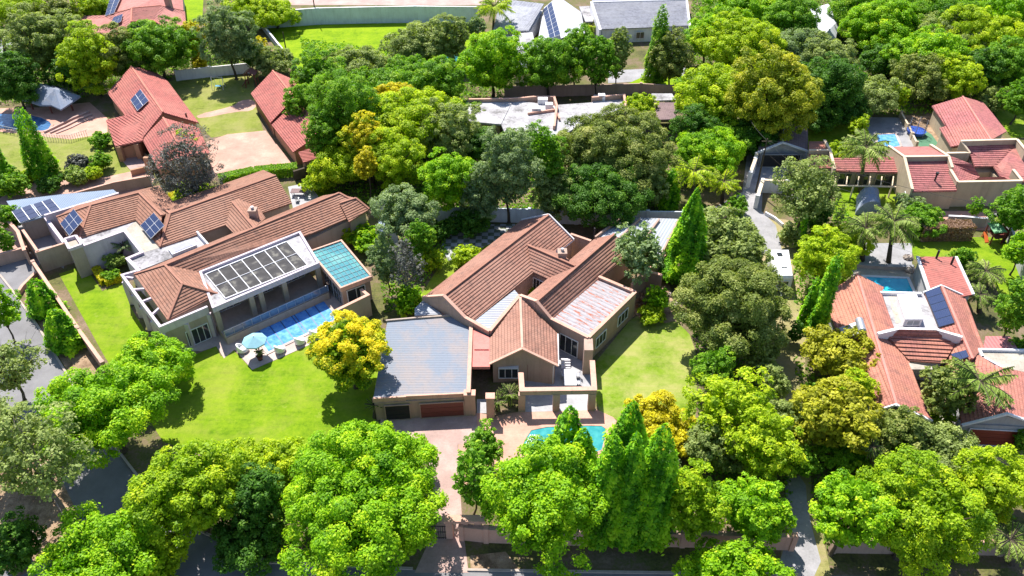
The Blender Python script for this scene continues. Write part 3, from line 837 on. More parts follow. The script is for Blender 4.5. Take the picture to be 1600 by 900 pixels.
# top of the picture
sheet('lawn', [(408, 42), (560, 36), (740, 36), (745, 80), (700, 110), (470, 112), (440, 90)], M['lawnT'], 1)
sheet('ground_cover_bed', [(1000, 122), (1070, 118), (1070, 138), (960, 140)], M['lawnT'], 1)
sheet('courtyard', [(950, 110), (1080, 105), (1085, 122), (950, 130)], M['concrete'], 0)
sheet('lawn', [(280, 0), (318, -5), (316, 35), (284, 45)], M['lawnT'], 1)
sheet('pavement', [(-40, 60), (35, 62), (40, 85), (-40, 92)], M['concrete'], 1)
sheet('yard', [(450, -12), (800, -12), (800, 8), (450, 8)], M['brick3'], 1)
# right-hand neighbours
sheet('driveway', [(1168, 235), (1270, 235), (1275, 262), (1192, 292), (1190, 330), (1212, 352), (1222, 392), (1180, 398), (1130, 365), (1105, 330), (1160, 300)], M['concrete'], 2)
sheet('dirt_track', [(1150, 375), (1200, 340), (1240, 345), (1250, 395), (1262, 470), (1255, 640), (1268, 760), (1300, 905), (1215, 905), (1235, 760), (1180, 640), (1190, 470)], M['lawnR'], 1)
sheet('path', [(1222, 740), (1258, 745), (1262, 800), (1290, 905), (1210, 905), (1236, 820)], M['concrete'], 2, 1)
sheet('lawn', [(1240, 190), (1345, 185), (1372, 235), (1300, 245), (1262, 235)], M['lawnA'], 1)
sheet('courtyard', [(1347, 183), (1408, 184), (1432, 228), (1372, 240)], M['concrete'], 2)
sheet('courtyard', [(1408, 180), (1460, 182), (1490, 230), (1432, 235)], M['litter'], 1)
sheet('play_surface', [(1425, 205), (1450, 203), (1470, 230), (1432, 232)], M['astro'], 3, 1)
sheet('lawn', [(1310, 285), (1400, 285), (1412, 345), (1300, 345)], M['lawnA'], 1)
sheet('lawn', [(1545, 165), (1600, 160), (1620, 215), (1580, 215)], M['lawnA'], 1)
sheet('lawn', [(1415, 372), (1570, 370), (1640, 500), (1580, 510), (1545, 420), (1430, 405)], M['lawnA'], 1)
sheet('courtyard', [(1335, 380), (1425, 380), (1425, 414), (1335, 412)], M['concrete'], 2)
sheet('poolside', [(1330, 418), (1428, 418), (1470, 460), (1340, 460)], M['cream'], 3)
sheet('driveway', [(1530, 690), (1720, 690), (1720, 900), (1600, 790), (1560, 720)], M['brick'], 2)
sheet('courtyard', [(1455, 640), (1500, 635), (1500, 672), (1455, 672)], M['cream'], 2)
sheet('yard', [(1470, 330), (1560, 330), (1560, 360), (1430, 360)], M['brick2'], 1)
# ------------------------------------------------------------------ swimming pools
def pool(label, pts, mt, cope='deck', w=.35, smooth=0):
    q = [P(x, y, 0) for x, y in pts]
    for _ in range(smooth):
        r = []
        for i in range(len(q)):
            a, b = q[i], q[(i+1) % len(q)]; r += [a.lerp(b, .2), a.lerp(b, .8)]
        q = r
    if newell(q).z < 0: q.reverse()
    c = sum(q, Vector())/len(q); t = thing('swimming_pool', label, 'swimming pool', c)
    b = MB(); b.prism(q, 0, .055); b.build('water', M[mt], t)
    b = MB(); n = len(q)
    def off(i, d):
        p = q[i]; a = (p-q[i-1]).normalized(); e = (q[(i+1) % n]-p).normalized()
        h = Vector((a.y+e.y, -a.x-e.x, 0)); h = h/max(.5, h.length**2/2); return p+h*d
    for i in range(n):
        j = (i+1) % n; b.prism([q[i], q[j], off(j, w), off(i, w)], 0, .10)
    b.build('coping', M[cope], t); return t, q, c
tA, qA, cA = pool('long rectangular lap pool with pale blue cover beside beige house wing', [(396, 518), (505, 470), (527, 498), (420, 550)], 'waterA')
b = MB()
for k in (.06, .21, .36, .52, .56, .72, .86):
    a = qA[0].lerp(qA[1], k); e = qA[3].lerp(qA[2], k)
    for f in (0,): b.wall(a.lerp(e, .03), a.lerp(e, .97), .05, .062, .13)
b.build('cover_seam', M['seam'], tA)
tB, qB, cB = pool('turquoise pool with white steps on terracotta terrace behind pointed conifers', [(833, 669), (938, 665), (948, 672), (938, 712), (812, 715), (819, 690)], 'waterB', 'brick2', .4, 1)
b = MB()
for k in range(5):
    a = P(829+3.4*k, 679, .06); e = P(822+3.4*k, 694, .06); b.wall(a, e, .05, .064, .12)
b.build('pool_step', M['white'], tB)
pool('azure pool on pale paving north of the orange tiled house', [(1352, 433), (1417, 436), (1427, 458), (1380, 460)], 'waterD', 'white')
pool('pale blue covered pool on grey paving beside palm and trampoline yard', [(1370, 211), (1398, 210), (1406, 228), (1373, 237)], 'waterC')
pool('dark blue pool on terracotta terrace below the grey thatched gazebo', [(-30, 178), (18, 178), (60, 182), (82, 193), (74, 205), (40, 205), (-30, 198)], 'waterE', 'brick2', .4, 1)
pool('small teal pool glimpsed among the tall green trees near top', [(686, 86), (712, 84), (722, 97), (694, 101)], 'waterB')
# ================================================================== brown-tiled house with the lap pool (left)
A = thing('house', 'long brown tiled house with white flat roofs, skylight and pergola beside the lap pool', 'house', P(300, 440, 0))
E_, Rg = 4.1, 5.5
roof(A, dict(a=(210, 429, 4.1), b=(262, 500, 4.1), c=(341, 459.5, 4.1), d=(311, 425, 4.1), e=(258, 414.5, 5.5), f=(285, 444, 5.7), g=(263, 412, 5.5), R2=(530, 302, 5.5), F2=(484, 366, 4.1), F3=(577, 327, 4.1), B2=(505, 306, 4.1), B1=(217, 422, 4.1)),
     ['abfe', 'bcf', 'cdgf', 'dF2R2g', 'F2F3R2'] if 0 else [('a', 'b', 'f', 'e'), ('b', 'c', 'f'), ('c', 'd', 'e', 'f'), ('d', 'F2', 'R2', 'e'), ('F2', 'F3', 'R2'), ('F3', 'B2', 'R2'), ('B2', 'a', 'e', 'R2')],
     M['tileA'], M['capA'], [('e', 'f'), ('f', 'b'), ('f', 'c'), ('e', 'a'), ('e', 'R2'), ('R2', 'F3')], M['wallA'])
roof(A, dict(a=(556, 310, 5.2), b=(577, 327, 4.15), c=(545, 347, 4.15), d=(531, 318, 5.2), e=(535, 305, 4.6)), [('a', 'b', 'c', 'd'), ('a', 'd', 'e')], M['tileA'], M['capA'], [('d', 'a', 'b')], M['wallA'])
roof(A, dict(a=(250, 386, 3.9), b=(266, 334, 5.4), c=(431, 274.5, 5.4), d=(456, 317, 3.9), e=(352, 352, 3.9), g=(412, 266, 3.9), h=(250, 322, 3.9)),
     [('a', 'e', 'd', 'c', 'b'), ('b', 'c', 'g', 'h'), ('a', 'b', 'h')], M['tileA'], M['capA'], [('a', 'b', 'c'), ('b', 'h')], M['wallA'])
roof(A, dict(a=(353, 352, 4.0), b=(363, 316, 5.35), c=(397, 356, 5.35), d=(368, 367, 4.0), e=(415, 341, 4.0), f=(388, 300, 4.2)), [('a', 'b', 'c', 'd'), ('b', 'f', 'e', 'c')], M['tileA'], M['capA'], [('b', 'c')], M['wallA'])
roof(A, dict(a=(88.5, 339.5, 3.9), b=(142, 321, 5.2), c=(124, 372, 3.9), d=(104, 368, 3.9), e=(212, 344, 3.9), f=(217.5, 301.5, 5.3), g=(250, 386, 3.95), h=(253, 337, 5.2), i=(279, 325, 3.9), j=(248, 290, 3.9), k=(192, 303, 4.1), l=(118, 322, 3.9)),
     [('a', 'd', 'c', 'b'), ('b', 'c', 'e', 'f'), ('e', 'g', 'h', 'f'), ('f', 'h', 'i', 'j'), ('b', 'f', 'j', 'k', 'l'), ('a', 'b', 'l')], M['tileA'], M['capA'], [('c', 'b', 'f', 'h'), ('b', 'a')], M['wallA'])
# white flat roofs with their parapets round the planted court
flat(A, [(127, 373), (212, 345), (196, 359), (131, 382)], 3.75, M['whiteflat'], .3)
flat(A, [(212, 345), (250, 387), (222, 395), (196, 359)], 3.74, M['cream'], .3)
flat(A, [(250, 387), (306, 361), (324, 381), (217, 423), (201, 404), (222, 395)], 3.73, M['whiteflat'], .3)
block(A, [(252, 387), (306, 363), (322, 381), (222, 420)], 3.4, M['wallA'])
parapet(A, [(127, 385), (195, 360.5), (222, 394.5), (199, 404), (217, 423)], 4.0, M['paraA'], 0, .3, cope=M['paraA'])
parapet(A, [(124, 371), (131, 383)], 4.0, M['paraA'], 0, .3)
tw = block(A, [(102, 377), (120, 371.5), (129, 385), (109.5, 392)], 4.2, M['wallA'], name='corner_tower')
b = MB(); q = [P(x, y, 4.2) for x, y in [(102, 377), (120, 371.5), (129, 385), (109.5, 392)]]
for i in range(4): b.wall(q[i], q[(i+1) % 4], 4.203, 4.6-.003*i, .3)
b.build('parapet', M['paraA'], tw)
sk = MB(); q = [P(x, y, 4.15) for x, y in [(262, 387), (297, 374), (307, 382), (269, 397)]]
sk.prism(q, 3.7, 4.1); s_ = sk.build('skylight', M['white'], A)
g = MB(); c_ = sum(q, Vector())/4; g.prism([p.lerp(c_, .22) for p in q], 4.102, 4.15); g.build('pane', simple('skylight glass', (.36, .36, .52), .1), s_)
b = MB(); b.wall(P(307.5, 361, 4.3), P(325, 381, 4.3), 3.4, 4.3, .2); b.build('parapet', M['white'], A)
# solar arrays standing on the tiles
solar(A, [(115, 326), (129, 344), (108, 368), (94, 349)], 4.4, 5.6, 2, 3)
solar(A, [(240, 332), (256.5, 352), (235.5, 372.5), (219, 352)], 4.3, 5.7, 2, 3)
# front pavilion: outer frame wall with beams to the eave
parapet(A, [(212, 423), (190.5, 429), (220, 470), (250, 509.5), (322, 479)], 4.3, M['paraA'], 3.3, .3, cope=None)
for x, y in [(190.5, 429), (205, 449.5), (219, 469), (235, 490), (250, 509.5), (287, 494), (322, 479)]:
    p = P(x, y, 4.3); b = MB()
    b.prism([p+Vector((-.25, -.25, 0)), p+Vector((.25, -.25, 0)), p+Vector((.25, .25, 0)), p+Vector((-.25, .25, 0))], 0, 3.298)
    if x < 240: b.wall(p, p+(P(285, 444, 4.3)-p).normalized()*1.4, 3.85, 4.1, .25)
    b.build('column', M['paraA'], A)
a_, b_ = P(250, 509.5, 4.3), P(322, 479, 4.3); b = MB(); b.wall(a_, b_, 0, 3.29, .2); w_ = b.build('wall', M['wallA'], A)
d_ = (b_-a_).normalized(); n_ = Vector((d_.y, -d_.x, 0)); a2, b2 = a_+n_*.1, b_+n_*.1
onwall(A, a2, b2, .42, .92, 0.1, 2.3, 'glass_door', mull=3)
# covered gallery, its pergola roof of smoky sheets and the balcony over the pool
PG = [(313, 424), (468, 362), (497, 410), (333, 479.5)]
flat(A, PG, 4.25, M['whiteflat'], .45, name='pergola_roof')
parapet(A, PG, 4.55, M['paraA'], 3.85, .28, closed=True)
pg = MB()
pg.prism([P(x, y, 4.3) for x, y in [(321, 428.5), (448, 377.5), (480.5, 414.5), (352.5, 466.5)]], 4.26, 4.31)
fr_ = pg.build('pergola_panels', M['smoke'], A)
b = MB(); TL, TR, BR, BL = [P(x, y, 4.35) for x, y in [(321, 428.5), (448, 377.5), (480.5, 414.5), (352.5, 466.5)]]
for i in range(8): b.bar(TL.lerp(TR, i/7), BL.lerp(BR, i/7), .09, .1)
b.bar(TL.lerp(BL, .5), TR.lerp(BR, .5), .06, .08); b.bar(TL, TR, .13, .1); b.bar(BL, BR, .13, .1)
b.build('glazing_bar', M['white'], fr_)
fa, fb = P(333, 479.5, 4.5), P(497, 410, 4.5); fd = (fb-fa); n_ = Vector((fd.y, -fd.x, 0)).normalized()
back = [fa-n_*3.2, fb-n_*3.2, fb-n_*.2, fa-n_*.2]
b = MB(); b.prism([fa-n_*3.4, fb-n_*3.4, fb-n_*3.2, fa-n_*3.2], 0, 3.79); b.build('wall', M['wallA'], A)
for t0, t1 in ((.03, .3), (.42, .62), (.68, .95)): onwall(A, fa-n_*3.2, fb-n_*3.2, t0, t1, 1.0, 3.2, 'glass_door', mull=3)
b = MB(); b.prism([fa-n_*3.18, fb-n_*3.18, fb+n_*1.6, fa+n_*1.6], 0, 1.0); b.build('balcony_base', M['wallA'], A)
for t in (0.015, .33, .42, .645, .985):
    b = MB(); p = fa.lerp(fb, t); dd = fd.normalized()*.28
    b.prism([p-dd-n_*.3, p+dd-n_*.3, p+dd+n_*.12, p-dd+n_*.12], 1.002, 3.79); b.build('column', M['wallA'], A)
b = MB(); e0, e1 = fa+n_*1.5, fb+n_*1.5
up = Vector((0, 0, 1))
for i in range(13):
    p = e0.lerp(e1, i/12); b.bar(Vector((p.x, p.y, 1.0)), Vector((p.x, p.y, 2.0)), .06)
b.bar(Vector((e0.x, e0.y, 2.0)), Vector((e1.x, e1.y, 2.0)), .08); b.bar(Vector((e0.x, e0.y, 1.12)), Vector((e1.x, e1.y, 1.12)), .05)
rl = b.build('balustrade', M['metalg'], A)
b = MB(); b.wall(Vector((e0.x, e0.y, 0)), Vector((e1.x, e1.y, 0)), 1.16, 1.94, .02); b.build('glass_panel', simple('blue grey glass', (.10, .16, .26), .1), rl)
# glazed pool room with the teal roof
GR = [(484, 392), (533, 375), (580, 431), (532.5, 449)]
block(A, [(486, 393), (533, 377), (577, 430), (532.5, 446)], 3.6, M['wallB'])
b = MB(); q = [P(x, y, 3.95) for x, y in GR]; b.prism(q, 3.602, 3.93); gr = b.build('glass_roof', M['teal'], A)
b = MB()
for i in range(11): b.bar(q[0].lerp(q[3], i/10)+up*.01, q[1].lerp(q[2], i/10)+up*.01, .05)
for i in range(8): b.bar(q[0].lerp(q[1], i/7)+up*.02, q[3].lerp(q[2], i/7)+up*.02, .05)
b.build('glazing_bar', simple('teal bar', (.03, .14, .19), .4), gr)
parapet(A, GR, 4.1, M['copeB'], 3.5, .22, closed=True)
qa, qb = P(486, 393, 3.6), P(532.5, 446, 3.6)
for t0, t1 in ((.42, .68), (.70, .96)): onwall(A, qa, qb, t0, t1, .3, 3.0, 'window', mull=2, rows=2, fr='metalg')
qa, qb = P(532.5, 446, 3.6), P(577, 430, 3.6); onwall(A, qa, qb, .15, .8, .2, 2.6, 'glass_door')
parapet(A, [(523.5, 486), (575, 461), (565, 453)], 3.0, M['wallC'], 0, .28, cope=M['copeB'], name='screen_wall')
chimney(A, 397, 338, 4.9, .9, 1.1, 'wallB')
# back room and yard walls
for w in [((69, 337), (100.5, 379.5)), ((57, 394), (101, 380)), ((36, 360), (59, 393))]:
    parapet(A, w, 3.0, M['paraA' if w[0][0] == 69 else 'wallA'], 0, .3 if w[0][0] == 69 else .22, cope=M['paraA' if w[0][0] == 69 else 'copeB'], name='yard_wall')
parapet(A, [(71, 336), (184, 302)], 3.9, M['paraA'], 0, .25, name='yard_wall', cope=M['paraA'])
# pale blue carport roof with its two solar arrays
S = thing('carport', 'pale blue sheet carport roof with two tilted solar arrays behind the walled yard', 'carport', P(90, 330, 0))
b = MB(); b.slab([P(10, 314, 3.1), P(100, 303, 3.3), P(177, 296, 3.4), P(183, 301, 3.35), P(69, 338, 3.2), P(32, 348, 3.1)], .18); b.build('roof_sheet', M['corrL'], S)
for x, y in [(14, 318), (34, 346), (68, 336), (110, 320), (100, 305), (175, 299), (60, 310)]:
    b = MB(); p = P(x, y, 3.1); b.wall(p-Vector((.12, 0, 0)), p+Vector((.12, 0, 0)), 0, 2.95, .24); b.build('post', M['wallA'], S)
b = MB(); b.panel([P(34, 346, 3.0), P(68, 336, 3.0)], .2); b.build('wall', M['wallA'], S)
solar(S, [(18, 330), (48, 319.5), (61.5, 337), (31, 348)], 3.3, 3.95, 2, 3)
solar(S, [(51, 319), (79.5, 310), (94.5, 327), (64.5, 337)], 3.35, 3.95, 2, 3)
bwall('long salmon garden wall with piers between the street verge and the bright lawn', [(60, 428), (95, 480), (130, 533), (168, 586)], 1.9, 'wallB', 'copeB', .25, 5.2)
bwall('salmon wall segment by the side gate of the brown tiled house', [(10, 352), (38, 384), (48, 413)], 2.2, 'wallB', 'copeB', .3)
bwall('low brown wall across the brick parking court at the left edge', [(-10, 418), (48, 402)], 1.6, 'wallB', 'copeB', .25)
bwall('short stub wall beside the concrete drive apron', [(62, 428), (38, 452), (30, 464)], .6, 'wallB', 'copeB', .25)

# ================================================================== main house in the middle
B = thing('house', 'pinkish brown gabled house with corrugated garage and rusty flat roof in the middle', 'house', P(800, 540, 0))
roof(B, dict(a=(661.5, 464.5, 3.3), b=(693, 462.5, 5.2), c=(741, 501, 3.3), d=(896, 374.5, 3.3), e=(858, 335.5, 5.2), f=(815.5, 344, 3.3)), [('a', 'c', 'd') and ('b', 'c', 'd', 'e'), ('a', 'b', 'e', 'f')], M['tileB'], M['capA'], [('b', 'e')], M['wallB'], inset=.12)
roof(B, dict(a=(831, 425, 3.3), b=(824.5, 383.5, 5.0), c=(899, 416, 5.0), d=(857, 437, 3.3), e=(876, 394, 3.4), f=(860, 372, 3.6)), [('a', 'd', 'c', 'b'), ('b', 'c', 'e')], M['tileB'], M['capA'], [('b', 'c')], M['wallB'], inset=.2)
roof(B, dict(a=(823, 463.5, 3.3), b=(838.5, 471.5, 5.2), c=(862, 498.5, 3.3), d=(988, 393, 3.3), e=(960, 366, 5.2), f=(929, 373.5, 3.3)), [('b', 'c', 'd', 'e'), ('a', 'b', 'e', 'f')], M['tileB'], M['capA'], [('b', 'e')], M['wallB'], inset=.12)
roof(B, dict(a=(765.5, 568, 3.1), b=(816, 544, 4.9), c=(872, 571, 3.1), d=(870.5, 521, 3.1), e=(813, 465.5, 4.9), f=(765.5, 529, 3.1)), [('a', 'b', 'e', 'f'), ('b', 'c', 'd', 'e')], M['tileB'], M['copeB'], [('b', 'e')], M['wallB'], inset=.3)
b = MB(); b.bar(P(765, 568.5, 3.2), P(816, 544.5, 5.0), .3, .14); b.bar(P(816, 544.5, 5.0), P(872, 571.5, 3.2), .3, .14); b.build('bargeboard', M['copeB'], B)
b = MB(); b.bar(P(857.5, 335, 5.3), P(896.5, 374, 3.4), .16, .2); b.bar(P(815, 343.5, 3.4), P(857.5, 335, 5.3), .14, .2); b.build('bargeboard', M['white'], B)
b = MB(); b.bar(P(896.5, 375, 3.2), P(877, 391, 3.2), .14, .12); b.build('gutter', M['white'], B)
b = MB(); b.bar(P(872.5, 572, 3.0), P(871.5, 522, 3.0), .14, .12); q = P(872, 571, 3.0); b.bar(q, q+Vector((-.45, .3, -.35)), .08); b.bar(q+Vector((-.45, .3, -.35)), q+Vector((-.45, .3, -2.9)), .08); b.build('downpipe', M['white'], B)
b = MB(); q = P(733, 610, 2.9); b.bar(q, q+Vector((0, -.2, -2.7)), .09); b.build('downpipe', M['white'], B)
# gable parapets stepping down to the flat roofs
def gpar(pts, th=.3):
    q = [P(*p) for p in pts]; b = MB(); c = MB()
    for i in range(len(q)-1):
        b.panel([q[i], q[i+1]], th, 0); c.bar(q[i]+Vector((0, 0, .05)), q[i+1]+Vector((0, 0, .05)), th+.1, .12)
    o = b.build('gable_wall', M['wallB'], B); c.build('coping', M['copeB'], o)
gpar([(661, 464, 3.45), (693.5, 462, 5.35), (727, 496, 3.9), (765, 517.5, 3.6)])
gpar([(765, 517.5, 3.6), (812.5, 461.5, 4.2), (838.5, 471, 5.35), (861, 498, 3.7), (919.5, 527.5, 3.6)])
gpar([(935.5, 432.5, 3.6), (992.5, 456.5, 3.6)])
gpar([(992.5, 456.5, 3.6), (919.5, 527.5, 3.6)])
flat(B, [(742, 501), (804, 453), (812, 462), (764, 514)], 3.25, M['corrS'], .15)
block(B, [(742, 501), (804, 453), (812, 462), (764, 514)], 3.05, M['wallB'])
flat(B, [(863, 499), (935, 436), (989, 457.5), (918.5, 524)], 3.35, M['corrR'], .15)
block(B, [(864, 499), (935, 437), (988, 458), (919, 523)], 3.15, M['wallB'], inset=.2)
wa, wb = P(919.5, 527.5, 3.6), P(992.5, 456.5, 3.6); d_ = (wb-wa).normalized(); n_ = Vector((d_.y, -d_.x, 0))*.16
onwall(B, wa+n_, wb+n_, .13, .35, 1.1, 2.6, 'window', mull=2); onwall(B, wa+n_, wb+n_, .60, .83, 1.1, 2.6, 'window', mull=2)
wa, wb = P(861, 498, 3.6), P(919.5, 527.5, 3.6); d_ = (wb-wa).normalized(); n_ = Vector((d_.y, -d_.x, 0))*.16
onwall(B, wa+n_, wb+n_, .28, .78, .1, 2.5, 'glass_door', mull=2)
# entrance gable front openings
wa, wb = P(768.5, 571, 3.0), P(868, 571, 3.0)
wa.y = wb.y = min(wa.y, wb.y)+.02
wf = P(816, 544, 4.9).y + .3
wa.y = wb.y = wf
k = onwall(B, wa, wb, .10, .42, .75, 2.2, 'window', mull=2, depth_=.45, name='bay_window')
onwall(B, wa, wb, .56, .88, .15, 2.4, 'glass_door', mull=1, fr='wood')
# courtyard windows, chimneys, dish
chimney(B, 878, 406, 4.3, .95, 1.3, 'wallB')
wa, wb = P(831, 425, 3.1), P(857, 437, 3.1); onwall(B, wa, wb, .1, .9, .6, 2.5, 'window', mull=3)
p = P(874, 393, 4.0); b = MB(); b.lathe((0, 0, 0), [(.02, 0), (.25, .04), (.45, .15)], 14)
import mathutils
rot = mathutils.Euler((R(55), 0, R(10))).to_matrix(); b.v = [rot @ v + p for v in b.v]; b.tube([p, p-Vector((0, 0, 1))], .04, 6); b.build('satellite_dish', M['metalg'], B)
b = MB(); b.prism([P(x, y, 3.7) for x, y in [(896, 371), (915, 380), (922, 374), (903, 364)]], 0, 2.6)
parapet(B, [(893, 366), (922, 376)], 3.4, M['wallB'], 0, .25, cope=M['copeB'], name='yard_wall')
b = MB(); p = P(928, 372, 3.4); b.tube([p, p+Vector((0, 0, 1.5))], .09, 8); b.build('flue_pipe', M['black'], B)
# pink waterproofed entry roof and a solid block painted dark as the shaded entrance below
flat(B, [(739.5, 514), (765, 527), (765.5, 573), (738, 573)], 3.15, M['pink'], .35, name='entry_roof')
b = MB(); b.wall(P(741, 546, 3.2), P(763.5, 546, 3.2), 3.15, 3.27, .1); b.build('upstand', M['pink'], B)
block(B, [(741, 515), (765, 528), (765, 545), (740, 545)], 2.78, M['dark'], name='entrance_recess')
# garage
G = [(605, 503), (648, 497.5), (703, 494), (735.5, 514.5), (730.5, 612.5), (632, 618), (583.5, 621)]
flat(B, G, 2.95, M['corrB'], .12, name='garage_roof')
block(B, [(607, 505), (648, 500), (702, 497), (733, 515), (729, 610), (632, 615), (586, 618)], 2.82, M['wallB'], name='garage_wall')
parapet(B, [(736, 511), (732, 612)], 3.25, M['wallB'], 0, .3, cope=M['copeB'])
parapet(B, [(583, 622), (632.5, 619), (632.5, 618), (731, 613.5)], 3.0, M['copeB'], 2.45, .2, name='fascia')
parapet(B, [(604, 500), (648, 496), (704, 492)], 3.15, M['wallA'], 2.6, .2, name='fascia')
ga, gb_ = P(584, 622, 3.0), P(731, 613.5, 3.0); d_ = (gb_-ga).normalized(); n_ = Vector((d_.y, -d_.x, 0))*.1
onwall(B, ga+n_*2.6, gb_+n_*2.6, .10, .375, .03, 2.15, 'garage_door', 'dark', 'wallB', mull=0)  # stands in for an open bay, its inner shade painted on the leaf
onwall(B, ga+n_*2.6, gb_+n_*2.6, .475, .955, .03, 2.15, 'garage_door', 'wood', 'wallB', mull=0)
b = MB(); b.wall(ga, gb_, 0, 2.44, .3); b.build('garage_wall', M['wallB'], B)
flat(B, [(661, 469.5), (691, 491), (648, 493), (648, 482)], 3.0, M['corrS'], .12)
block(B, [(661, 471), (689, 490), (649, 492), (649, 483)], 2.86, M['wallB'])
for (x0, y0, w, h) in [(735, 652, 1.05, 2.9), (766.5, 657, .8, 2.9)]:
    p = P(x0, y0-2, 0); b = MB(); b.prism([p+Vector((-w/2, 0, 0)), p+Vector((w/2, 0, 0)), p+Vector((w/2, .7, 0)), p+Vector((-w/2, .7, 0))], 0, h)
    c = b.build('gate_pier', M['wallB'], B)
    b = MB(); b.prism([p+Vector((-w/2-.06, -.06, 0)), p+Vector((w/2+.06, -.06, 0)), p+Vector((w/2+.06, .76, 0)), p+Vector((-w/2-.06, .76, 0))], h+.002, h+.12); b.build('coping', M['copeB'], c)
# patio frame: beam on columns and a tall chimney wall
FB = [(814, 585), (815.5, 609), (928.5, 607.5), (925.5, 566)]
parapet(B, FB, 2.9, M['wallB'], 2.35, .45, cope=M['copeB'], name='patio_beam')
for x, y, w in [(815.5, 609, .7), (870, 608.3, .7), (926, 607.5, .75), (814.5, 590, .4), (919, 540, .9)]:
    b = MB(); p = P(x, y, 2.9); b.prism([p+Vector((-w/2, -.28, 0)), p+Vector((w/2, -.28, 0)), p+Vector((w/2, .28, 0)), p+Vector((-w/2, .28, 0))], 0, 2.348); b.build('column', M['wallB'], B)
block(B, [(912.5, 529), (926, 529), (927, 547), (913, 547)], 3.55, M['wallB'], name='braai_chimney')
b = MB()
for i in range(4):
    p = P(884, 574-4*i, .1+.15*i); b.prism([p+Vector((-.5, -.15, 0)), p+Vector((.5, -.15, 0)), p+Vector((.5, .15, 0)), p+Vector((-.5, .15, 0))], 0, .12+.16*i)
b.build('patio_step', M['white'], B)
# carport with the wavy grey roof behind the main house
K = thing('carport', 'wide grey sheeted carport in dappled shade between main house and back wall', 'carport', P(990, 370, 0))
b = MB()
XS = [(930, 369, 970, 339), (962, 376, 1000, 340), (995, 388, 1030, 341), (1032, 399, 1060, 342)]
for (x0, y0, x1, y1), (x2, y2, x3, y3) in zip(XS[:-1], XS[1:]):
    b.slab([P(x0, y0, 2.6), P(x2, y2, 2.9), P(x3, y3, 2.9), P(x1, y1, 2.6)], .12)
b.build('roof_sheet', M['corrS'], K)
for (x0, y0, x1, y1) in XS: b = MB(); b.wall(P(x0, y0, 3.1), P(x1, y1, 3.1), 0, 3.05, .22); b.build('dividing_wall', M['wallB'], K)
bwall('dappled salmon wall running diagonally from the patio garden to the tall cypress', [(985, 470), (1008, 448), (1034, 424)], 2.5, 'wallB', 'copeB', .3)
bwall('salmon cross wall behind the small flower garden', [(1008, 448), (1030, 455)], 2.4, 'wallB', 'copeB', .3)
bwall('long grey precast wall in shade behind the main house', [(590, 338), (680, 345), (755, 346), (900, 350), (1065, 352)], 2.2, 'wallBlue', None, .2, 4.5, name='precast_wall')
bwall('salmon wall along the lane beside the golden palm', [(1090, 378), (1135, 344), (1140, 320)], 2.0, 'wallB', 'copeB', .3)
bwall('front boundary wall of the main house with coping above dark verge', [(722, 842), (760, 846), (870, 850), (1065, 853), (1235, 858)], 1.9, 'copeB', 'wallB', .3, 9)
bwall('front boundary wall of the orange tiled house glimpsed between trees', [(1300, 862), (1420, 864), (1560, 866), (1720, 868)], 1.9, 'wallB', 'copeB', .3, 9)
gt = thing('gatehouse_frame', 'square salmon gate frame at the street end of the mauve driveway', 'gate', P(730, 840, 0))
b = MB()
for x in (703, 727, 747): p = P(x, 842, 0); b.prism([p+Vector((-.3, 0, 0)), p+Vector((.3, 0, 0)), p+Vector((.3, .5, 0)), p+Vector((-.3, .5, 0))], 0, 2.3)
b.build('pier', M['copeB'], gt)
b = MB(); p = P(701, 842, 0); q = P(760, 842, 0); b.wall(p+Vector((-.3, .25, 0)), q+Vector((0, .25, 0)), 2.302, 2.6, .7); b.build('lintel', M['copeB'], gt)
b = MB(); b.wall(P(727, 841, 0), P(760, 843, 0), 0, 1.6, .2); b.build('wall_panel', M['copeB'], gt)
b = MB()
for i in range(14): p = P(652+3.4*i, 842, 0); b.bar(p, p+Vector((0, 0, 1.8)), .04)
for z in (.15, 1.0, 1.8): b.bar(P(650, 842, 0)+Vector((0, 0, z)), P(698, 842, 0)+Vector((0, 0, z)), .06)
tag(b.build('sliding_gate', M['black']), 'black barred sliding gate across the mauve driveway', 'gate')
# ================================================================== pink tiled house with cream parapets (right, upper)
C = thing('house', 'pink tiled house with cream edged parapets and tall sand coloured walls at right', 'house', P(1500, 270, 0))
roof(C, dict(a=(1456, 165.5, 3.0), b=(1504, 151, 4.8), c=(1548, 219, 4.8), d=(1486, 229, 3.0), e=(1573, 205, 3.0), f=(1536, 160, 3.0), g=(1478, 197, 3.0), h=(1468, 200, 2.9)),
     [('a', 'g', 'h', 'd', 'c', 'b'), ('b', 'c', 'e', 'f')], M['tileC'], M['capC'], [('b', 'c')], M['wallC'])
def cpar(par, pts, th=.28, mt='wallC', cp='copeC', z0=0):
    q = [P(*p) for p in pts]; b = MB(); c = MB()
    for i in range(len(q)-1):
        b.panel([q[i], q[i+1]], th-.004*i, z0); c.bar(q[i]+Vector((0, 0, .05)), q[i+1]+Vector((0, 0, .05)), th+.1, .1+.004*i)
    o = b.build('parapet', M[mt], par); c.build('coping', M[cp], o)
roof(C, dict(a=(1502.5, 225, 4.6), b=(1588, 223, 4.6), c=(1552, 259.5, 3.0), d=(1523, 260.5, 3.0), e=(1515.5, 240, 3.7), f=(1612, 247, 3.2), g=(1612, 285, 3.0), h=(1563, 275.5, 3.0), i=(1578, 282, 3.0)),
     [('a', 'e', 'd', 'c', 'b'), ('b', 'c', 'h', 'i', 'g', 'f')], M['tileC'], M['capC'], [], M['wallC'], inset=.05)
